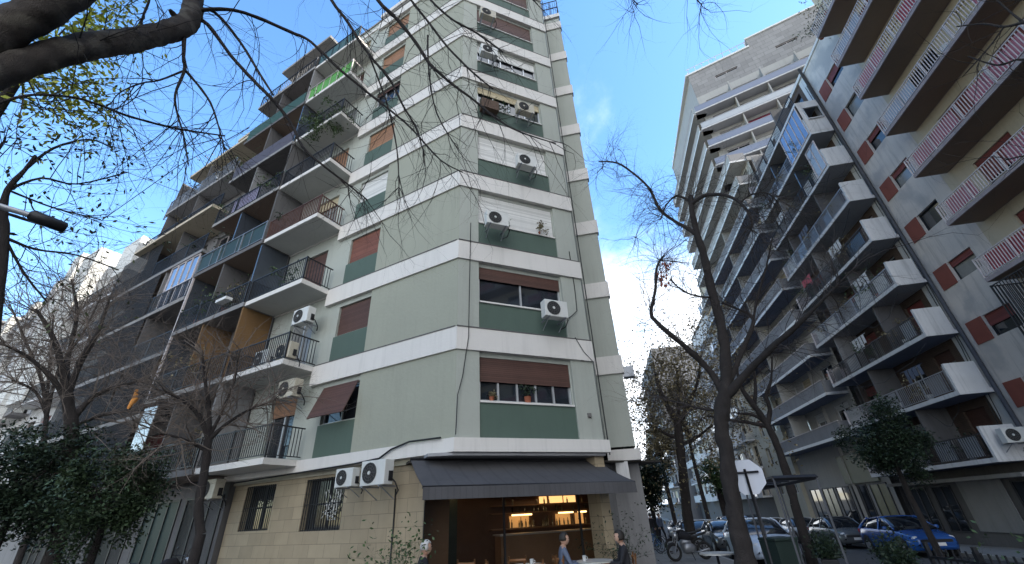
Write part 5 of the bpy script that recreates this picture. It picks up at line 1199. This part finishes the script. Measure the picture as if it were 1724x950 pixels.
# dark bin and utility box near the big trunk
def binbox(x,y,z,label):
    t=thing('waste_bin',label,'bin',(x,y,z)); m=MB(); secs=[]
    for zz,w_ in ((0,.24),(.9,.30)): secs.append([(-w_,-w_,zz),(w_,-w_,zz),(w_,w_,zz),(-w_,w_,zz)])
    loft(m,secs); 
    for k in range(len(m.sm)): m.sm[k]=False
    b=m.build('body',mat('dark green plastic',(.02,.035,.03),.6),t); b.location=(0,0,0)
    m=MB(); m.box(F0,-.32,.32,-.34,.30,.905,.97); m.build('lid',mat('dark green plastic',(.02,.035,.03),.6),t,.02); return t
# (parts are modelled round the origin, so build then move)
def mkbin():
    return binbox(0,0,0,'')
x,y=XY(3.9,13.2); putat('bin',mkbin,x,y,pave_z(x,y),R(10),'dark waste bin just right of the big tree trunk','bin')
# ================================================================== CAFE TABLES, CHAIRS
def cafetable():
    t=thing('cafe_table','','table'); m=MB(); m.tube([(0,0,.725),(0,0,.75)],[.36,.36],24); m.build('tabletop',mat('pale table stone',(.46,.44,.40),.35,.08,3),t)
    m=MB(); m.tube([(0,0,.03),(0,0,.725)],.03,8); m.build('column',darkmetal,t)
    m=MB(); 
    for a in range(4): m.tube([(0,0,.06),(.3*cos(a*pi/2+.78),.3*sin(a*pi/2+.78),.015)],[.03,.018],6)
    m.build('foot',darkmetal,t); return t
def cafechair():
    t=thing('cafe_chair','','chair'); w_=mat('varnished chair wood',(.20,.09,.035),.4,.15,3)
    for sx in (-1,1):
        for sy,h in ((-1,.45),(1,.86)): m=MB(); m.tube([(sx*.2,sy*.19,0),(sx*.185,sy*.17,.45),(sx*.18,sy*(.17 if h<.5 else .22),h)],.017,6); m.build('leg',w_,t)
    MB().box(F0,-.2,.2,-.2,.2,.45,.475).build('seat',w_,t,.01); m=MB()
    for z in (.62,.78): m.tube([(-.18,.2,z),(0,.235,z),(.18,.2,z)],[.03,.03,.03],6)
    m.build('backrest',w_,t); return t
tabs=[(760,942,9.2,'round cafe table by the white-haired person'),(886,936,9.6,'round cafe table with a cup in the middle of the terrace'),(1000,934,10.0,'round cafe table between the two seated people at the pillar'),(1205,926,11.8,'small round table standing left of the big tree trunk')]
TP=[]
for (px,py,d,lab) in tabs:
    v=at(px,py,d); o=putat('table',cafetable,v.x,v.y,pave_z(v.x,v.y),0,lab,'table','cafe tables'); TP.append(v)
chairs=[(812,8.9,150,'wooden cafe chair left of the middle table'),(838,9.6,100,'wooden cafe chair behind the first one, left of the middle table'),(925,9.9,-70,'wooden cafe chair right of the middle table'),(715,9.0,110,'wooden cafe chair under the white-haired person'),(950,10.0,95,'wooden cafe chair under the person in the grey blue shirt'),(1048,10.0,-95,'wooden cafe chair under the person in black by the pillar'),(790,10.4,170,'wooden cafe chair back against the shop glass, left of the mullion'),(868,10.7,190,'wooden cafe chair against the shop glass right of the mullion'),(905,8.7,20,'wooden cafe chair on the street side of the middle table')]
CP=[]
for (px,d,rz,lab) in chairs:
    v=at(px,930,d); putat('chair',cafechair,v.x,v.y,pave_z(v.x,v.y),R(rz),lab,'chair','cafe chairs'); CP.append((v,R(rz)))
def cup():
    t=thing('cup','','cup'); m=MB(); m.tube([(0,0,0),(0,0,.01),(0,0,.09)],[.025,.032,.04],10); m.build('bowl',white,t); m=MB(); m.tube([(.036,0,.07),(.065,0,.06),(.06,0,.03),(.034,0,.025)],.006,5); m.build('handle',white,t); return t
for v,lab,dx in ((TP[0],'white cup on the table by the white-haired person',-.12),(TP[1],'white cup on the middle cafe table',.1),(TP[2],'white cup on the table between the two seated people',-.2)):
    putat('cup',cup,v.x+dx,v.y,pave_z(v.x,v.y)+.751,0,lab,'cup','cups')
# ================================================================== PEOPLE
def person(label,loc,rz,pose,top,leg,hair,hlen=.0,scale=1.0):
    """faces -y; pose 'sit' or 'walk'"""
    J={}
    if pose=='sit':
        J=dict(pel=(0,.05,.50),bel=(0,.06,.66),che=(0,.03,.91),nek=(0,.01,1.05),hb=(0,-.01,1.10))
        hips=(.10,.03,.49); knee=(.13,-.40,.50); ank=(.14,-.36,.08); toe=(.15,-.56,.03); sh=(.18,.03,1.02); elb=(.25,-.08,.74); wri=(.14,-.33,.76)
        knee2,ank2,toe2,elb2,wri2=knee,ank,toe,elb,wri; head=Vector((0,-.03,1.19))
    else:
        J=dict(pel=(0,0,.95),bel=(0,0,1.1),che=(0,-.01,1.32),nek=(0,-.01,1.49),hb=(0,-.02,1.54))
        hips=(.09,0,.92); knee=(.11,-.20,.52); ank=(.11,-.22,.09); toe=(.12,-.42,.04); sh=(.19,0,1.43); elb=(.25,.1,1.16); wri=(.24,.05,.93)
        knee2=(.10,.08,.50); ank2=(.10,.34,.14); toe2=(.10,.22,.03); elb2=(.25,-.08,1.16); wri2=(.22,-.22,.97); head=Vector((0,-.03,1.63))
    V=[];E_=[];Rd=[]
    def add(p,r,par=None):
        V.append(p); Rd.append(r); i=len(V)-1
        if par is not None: E_.append((par,i))
        return i
    pel=add(J['pel'],(.145,.11)); bel=add(J['bel'],(.13,.10),pel); che=add(J['che'],(.175,.125),bel); nek=add(J['nek'],(.075,.07),che); hb=add(J['hb'],(.06,.062),nek)
    hands=[]
    for s,kn,an,to,el,wr_ in ((1,knee,ank,toe,elb,wri),(-1,knee2,ank2,toe2,elb2,wri2)):
        f=lambda p: (p[0]*s,p[1],p[2])
        a=add(f(hips),(.095,.095),pel); b_=add(f(kn),(.062,.062),a); mid=tuple((Vector(f(kn))*.6+Vector(f(an))*.4)); c=add(mid,(.055,.055),b_); d=add(f(an),(.038,.042),c); add(f(to),(.035,.03),d)
        a=add(f(sh),(.062,.062),che); b_=add(f(el),(.043,.043),a); c=add(f(wr_),(.027,.03),b_)
        w=Vector(f(wr_)); dr=(w-Vector(f(el))).normalized(); 
        if pose=='sit': dr=(dr+Vector((-s*.3,-.3,-.15))).normalized()
        pm_=w+dr*.055; pi_=add(tuple(pm_),(.038,.018),c)
        sd=dr.cross(Vector((0,0,1))); sd=sd.normalized() if sd.length>.1 else Vector((0,1,0))
        for q in range(4):
            b1=pm_+sd*(.024-.016*q)+dr*.035; ln=(.032,.038,.036,.028)[q]; curl=Vector((0,0,-.012))
            i1=add(tuple(b1),(.0095,.0095),pi_); i2=add(tuple(b1+dr*ln+curl),(.0085,.0085),i1); add(tuple(b1+dr*ln*1.7+curl*3),(.007,.007),i2)
        th=w+dr*.03+sd*.034; i1=add(tuple(th),(.011,.011),pi_); add(tuple(th+dr*.03+sd*.016),(.009,.009),i1)
    me=bpy.data.meshes.new('skeleton'); me.from_pydata(V,E_,[]); ob=bpy.data.objects.new('skeleton',me); S.collection.objects.link(ob)
    me.skin_vertices or None
    md=ob.modifiers.new('s','SKIN'); md.use_smooth_shade=True
    sv_=me.skin_vertices[0].data if len(me.skin_vertices) else None
    if sv_ is None:
        bm=bmesh.new(); bm.from_mesh(me); bm.verts.layers.skin.verify(); bm.to_mesh(me); bm.free(); sv_=me.skin_vertices[0].data
    for i,r_ in enumerate(Rd): sv_[i].radius=r_
    sv_[0].use_root=True
    sb=ob.modifiers.new('u','SUBSURF'); sb.levels=1; sb.render_levels=1
    dg=bpy.context.evaluated_depsgraph_get(); bm=bmesh.new(); tmp=bpy.data.meshes.new_from_object(ob.evaluated_get(dg)); bm.from_mesh(tmp)
    bpy.data.objects.remove(ob)
    # head with brow, nose, chin, ears joined to the neck
    hd=bmesh.ops.create_icosphere(bm,subdivisions=3,radius=1)['verts']
    for v in hd:
        c=v.co.copy(); x_,y_,z_=c; w_=.078; z2=z_*.115; 
        if z_<-.2: w_*=1-.32*(-z_-.2)
        y2=y_*.098
        if y_<0 and z_<0: y2*=1-.06
        px_,pz_=x_*w_,z2
        if y_<-.5:
            n_=math.exp(-((px_)/.013)**2-((pz_+.018)/.022)**2); y2-=.026*n_
            for ex in (-.03,.03): y2+=.010*math.exp(-((px_-ex)/.014)**2-((pz_-.012)/.010)**2)
            y2-=.006*math.exp(-((px_)/.024)**2-((pz_+.058)/.007)**2)
        if abs(x_)>.93 and abs(z_)<.25 and abs(y_)<.3: px_*=1.17
        v.co=Vector((px_,y2,pz_))+head
    bm.faces.ensure_lookup_table(); body=bpy.data.meshes.new('body')
    zt_=1.05 if pose=='sit' else 1.47; zw=.56 if pose=='sit' else 1.0
    for f in bm.faces:
        c=f.calc_center_median(); f.smooth=True; mi=1
        if c.z>zt_ : mi=0
        if c.z<zw and not (abs(c.x)>.19 and pose=='walk'): mi=2
        if pose=='sit' and c.z<.6 and abs(c.x)<.25: mi=2
        for wq in (wri,wri2):
            for s in (1,-1):
                w=Vector((wq[0]*s,wq[1],wq[2]))
                if (c-w).length<.13 and ((c-w).dot(Vector((0,-1,-.2) if pose=='sit' else (0,-.1,-1)))>-.01): mi=0
        if c.z<.075: mi=3
        f.material_index=mi
    bm.to_mesh(body); bm.free()
    for q in (skin,top,leg,clothblack): body.materials.append(q)
    o=bpy.data.objects.new('person',body); S.collection.objects.link(o); o.location=loc; o.rotation_euler=(0,0,rz); o.scale=(scale,)*3
    tag(o,label,'person')
    # hair shell
    bm=bmesh.new(); bmesh.ops.create_icosphere(bm,subdivisions=3,radius=1)
    rm=[v for v in bm.verts if (v.co.y<-.35 and v.co.z<.48) or v.co.z<-.35-hlen]
    bmesh.ops.delete(bm,geom=rm,context='VERTS')
    q=random.Random(2)
    for v in bm.verts: k=1+q.uniform(-.008,.02); v.co=Vector((v.co.x*.094*k,v.co.y*.114*k+.008,v.co.z*.131*k+.006))+head
    hm=bpy.data.meshes.new('hair'); 
    for f in bm.faces: f.smooth=True
    bm.to_mesh(hm); bm.free(); hm.materials.append(hair); h=bpy.data.objects.new('hair',hm); S.collection.objects.link(h); h.parent=o
    sd=h.modifiers.new('t','SOLIDIFY'); sd.thickness=.008
    for ex in (-.03,.03):
        e=MB(); e.sphere(head+Vector((ex,-.086,.012)),.011,8); e.sphere(head+Vector((ex,-.0945,.012)),.005,6)
        eo=e.build('eye',hairb,None); eo.parent=o
    return o
def seatp(i,label,top,leg,hair,hl=0,s=.95):
    v,rz=CP[i]; return person(label,(v.x,v.y,pave_z(v.x,v.y)),rz,'sit',top,leg,hair,hl,s)
seatp(3,'white-haired person in black seated at the left end of the cafe terrace',clothblack,clothjean,hairw,.15)
seatp(4,'person in a grey blue shirt seated at a table before the lit shelves',clothblue,clothblack,hairb,.0)
seatp(5,'person in black seated facing left in front of the stone pillar',clothblack,clothblack,hairb,.3)
x,y=XY(2.15,29.5); person('person in dark clothes walking away down the pavement past the cafe',(x,y,pave_z(x,y)),R(170),'walk',clothblack,clothjean,hairb,.1)
x,y=XY(3.0,33.5); person('distant person in a blue top on the pavement behind the walking one',(x,y,pave_z(x,y)),R(20),'walk',clothblue,clothblack,hairb,.1)
# ================================================================== PLANTS AND SMALL THINGS ON THE BUILDINGS
def potplant(v,h,lab,leaf=leafgr,n=60,pot=redobj,pr_=.11,cat='potted plant',spread=.35,seed=0,grp='potted plants on balconies and sills',ls=.09):
    q=random.Random(seed+int(abs(v.x*100))); t=thing('potted_plant',lab,cat,tuple(v),grp)
    m=MB(); m.tube([v,v+Vector((0,0,.02)),v+Vector((0,0,pr_*1.7)),v+Vector((0,0,pr_*1.75))],[pr_*.7,pr_*.75,pr_,pr_*1.05],12); m.build('pot',pot,t)
    st=MB(); lf=MB()
    for _ in range(max(4,n//14)): grow(st,v+Vector((0,0,pr_*1.6)),Vector((q.gauss(0,spread),q.gauss(0,spread),1)),h,.006,1,q,0,.5,3,(1,2),.2,lf,(1,5,ls,ls*.5,.06))
    st.build('stem',bark,t); lf.build('foliage',leaf,t); return t
v=at(680,944,8.3); potplant(Vector((v.x,v.y,.122)),.95,'tall leafy potted plant standing against the stone corner of the cafe',leafgr,300,greymetal,.19,spread=.4,grp='potted plants on the pavement',ls=.075)
v=at(1052,905,12.2); potplant(Vector((v.x,v.y,pave_z(v.x,v.y))),1.1,'dark leafy potted plant right of the cafe pillar',leafdk,260,greymetal,.2,spread=.35,grp='potted plants on the pavement',ls=.07)
potplant(FC(1.62,.02,zk(2)+.935),.16,'small plant in a clay pot on the sill right of an air conditioner',leafgr,20,redobj,.06)
potplant(FC(1.0,-.08,zk(0)+.94),.10,'brown flower pot at the left of the lowest open window',leafbr,14,redobj,.07)
potplant(FC(2.05,-.08,zk(0)+.94),.3,'plant in a red pot in the middle of the lowest open window',leafdk,60,redobj,.1)
potplant(FC(2.85,.02,zk(2)+.935),.3,'thin sprig in a pot at the right end of the white-shuttered sill',leafbr,10,redobj,.04)
hb=FC(1.1,.25,zk(4)+.55); T=thing('hanging_basket','dark planter box with trailing plants hung left under the cream shutter','planter',tuple(hb))
MB().box(FC,.72,1.42,.0,.32,zk(4)+.5,zk(4)+1.0).build('box',mat('brown planter',(.09,.055,.035),.8,.2,3),T); lf=MB()
for _ in range(260): lf.leaf(FC(rng.uniform(.7,2.0),rng.uniform(.0,.3),zk(4)+1.0+rng.gauss(0,.12)),Vector((rng.gauss(0,1),rng.gauss(0,1),rng.gauss(-.3,.8))),Vector((0,0,1)),.09,.045)
lf.build('foliage',leafgr,T)
T=thing('hanging_plant','large dark plant hanging over the edge of a high white balcony','plant',tuple(FL(6.6,1.2,zk(5)+.3))); lf=MB(); st=MB()
for _ in range(30):
    p=FL(rng.uniform(5.95,7.9),1.2,zk(5)+.6); grow(st,p,Vector((rng.gauss(0,.4),rng.gauss(0,.4),-.2)),.9,.008,1,rng,.35,.4,3,(1,2),.15,lf,(0,9,.13,.06,.12))
st.build('stem',bark,T); lf.build('foliage',leafgr,T)
spots=[(FL(9.8,1.0,zk(4)+.02),'leafy pot behind the lilac sheet balcony'),(FL(12.9,1.0,zk(2)+.02),'leafy pot at the far end of the dark balcony with the white box'),(FL(10.4,1.0,zk(0)+.02),'large pot on the first dark balcony'),(FL(13.5,1.0,zk(4)+.02),'brownish plant at the far end of the lilac sheet balcony'),(FL(15.6,1.0,Z3+S3*4+.02),'plant on the long grey balcony above the blue window screen'),(FL(18.6,1.0,Z3+S3*5+.02),'plant on the beige-soffit balcony'),(FL(7.2,.9,zk(2)+.02),'potted plant on the white balcony with dark thin railing, second above the slab'),(FL(8.3,.9,zk(3)+.02),'potted plant behind the rusty red railing'),
 (FL(10.2,1.0,zk(2)+.02),'leafy pot on the dark balcony with a small white box'),(FL(10.9,1.0,zk(2)+.02),'bushy pot right of the partition on the dark balcony'),(FL(12.6,1.0,zk(3)+.02),'potted plant behind the teal glass railing'),(FL(11.1,1.0,zk(1)+.02),'potted plant beside the ochre screen'),
 (FL(13.4,1.0,zk(5)+.02),'pot on the plum-panelled balcony'),(FL(19,1.0,Z3+S3*6+.05),'yellowish plant on the stepped terrace'),(FL(16,1.2,Z3+S3*6+.05),'plant at the near end of the stepped terrace'),
 (FR(18.0,.9,ZN+SN_*6+.22),'bushy plant on the topmost balcony in view at the upper right'),(FR(17.4,1.1,ZN+SN_*6+.22),'second bushy plant on the topmost balcony at the upper right'),(FR(16.6,1.1,ZN+SN_*6+.22),'third bushy plant on the topmost balcony at the upper right'),]
for i,(v,lab) in enumerate(spots): potplant(v,.75 if i<9 else 1.2,lab,[leafgr,leafdk,leafbr][i%3],80 if i<9 else 130,redobj if i%2 else greymetal,.15,seed=i,ls=.12)
fl=['lowest','second','third','fourth','fifth','sixth','seventh','topmost']
for k in range(8):
    for j,(s,wh) in enumerate(((23.6,'near the drainpipe end'),(26.6,'in the middle'),(29.9,'at the far end'))):
        if rng.random()<.9: potplant(FR(s+rng.uniform(-.4,.4),1.15,ZM+SM*k+.19),rng.uniform(.7,1.3),f'potted plant {wh} of the {fl[k]} balcony of the grey middle building',rng.choice([leafgr,leafdk,leafbr,leafbr]),110,rng.choice([redobj,greymetal,dirtywhite]),.16,seed=k*3+j,ls=.13)
ac(FR,22.6,.42,4.0,'air conditioner hung on the white end panel by the drainpipe, lowest at the right') if False else None
EP=Fr(tuple(FR(21.72,0,0)[:2]),A0+90,True)
o=ac(EP,-.85,.36,ZM+SM*0+.62,'air conditioner hung on the lowest white end panel beside the drainpipe')
ac(FR,17.0,.5,ZN+SN_*3+1.75,'air conditioner above the railing of a balcony at the right, near its left end') if False else None
ac(FR,13.4,.42,ZN+SN_*4+1.55,'air conditioner high on the beige wall between two brown soffits at the right')
ac(FR,26.0,.42,ZM+SM*2+1.6,'air conditioner on the brown wall of the middle building, third balcony') if False else None
ac(FR,24.6,.42,ZM+SM*3+.2,'air conditioner on the fourth balcony floor of the grey middle building'); ac(FR,27.6,.42,ZM+SM*1+.2,'air conditioner on the second balcony floor of the grey middle building')
ac(FL,12.6,.7,Z0+.03,'air conditioner on the first dark balcony left of the small bare tree')
# white objects on near balconies
for s,k,lab in ((13.6,3,'white bucket on a pink-screened balcony, upper of two'),(12.6,2,'white bucket on a pink-screened balcony, lower of two')):
    v=FR(s,1.0,ZN+SN_*k+.2); t_=thing('bucket',lab,'bucket',tuple(v),'white buckets'); m=MB(); m.tube([v,v+Vector((0,0,.35)),v+Vector((0,0,.37))],[.15,.2,.21],14); m.build('body',white,t_); m=MB(); m.tube([v+Vector((-.2,0,.35)),v+Vector((-.1,0,.5)),v+Vector((.1,0,.5)),v+Vector((.2,0,.35))],.008,4); m.build('handle',greymetal,t_)
o=MB().box(FL,10.0,10.7,1.24,1.5,zk(2)+.3,zk(2)+.42).build('window_box',white); tag(o,'small white box hung outside the dark balcony railing','planter')
# scribble on the barred window
sm_=MB()
for k in range(9):
    p=[FL(4.5+rng.uniform(-.35,.35),-.375,2.1+rng.uniform(-.35,.5)) for _ in range(4)]; sm_.tube(p,.012,4)
ow=[o for o in G.children if o.name.startswith('window') and any(c.name.startswith('window_grille') for c in o.children)][0]
sm_.build('scribble',white,ow)
# orange flag-like scrap on the tree at left
m=MB(); p=at(222,678,13); m.tube([p+Vector((0,0,.3)),p+Vector((.05,0,.1)),p+Vector((-.08,.05,-.12))],[.03,.07,.03],6); tag(m.build('orange_cloth',mat('orange cloth',(.65,.27,.06),.8)),'small orange cloth caught under the dark balconies at left','cloth')
# small box sign on the wing edge
MB().box(FW,.9,1.25,-.3,.0,5.55,5.9).build('wall_box',greymetal,G)
MB().box(FW,.18,.55,.0,.12,2.4,2.95).build('meter_box',dirtywhite,G)

# slack cables and washing on the middle building
cq=random.Random(31)
for i in range(7):
    k=i; z=ZM+SM*(k+.9); s0=21.95; s1=cq.uniform(24,30)
    n_=6; pts=[FR(s0+(s1-s0)*j/n_,1.5+.02*(j%2),z-.9*sin(pi*j/n_)*cq.uniform(.6,1)-cq.uniform(0,.1)) for j in range(n_+1)]
    cable(pts,.011,f'slack black cable sagging across the {fl[i]} balcony opening of the grey middle building','cables on the facades')
for i,(k,s,c_) in enumerate(((1,23.3,clothblue),(2,26.2,dirtywhite),(3,23.6,dirtywhite),(4,28.6,redcanvas),(4,24.3,dirtywhite),(5,26.5,clothblue),(6,28.2,dirtywhite))):
    q_=MB(); 
    for j in range(4): q_.box(FR,s+j*.34,s+j*.34+cq.uniform(.2,.3),1.30,1.315,ZM+SM*k+1.75-cq.uniform(.35,.8),ZM+SM*k+1.8)
    q_.box(FR,s-.2,s+1.6,1.30,1.31,ZM+SM*k+1.8,ZM+SM*k+1.82)
    t_=tag(q_.build('washing',c_),f'washing on the {fl[k]} balcony of the grey middle building, '+['blue grey cloths','pale cloths','pale cloths near the drainpipe','red cloths','pale cloths near the drainpipe end','dark blue cloths','pale cloths at the far end'][i],'washing','washing hung on balconies')
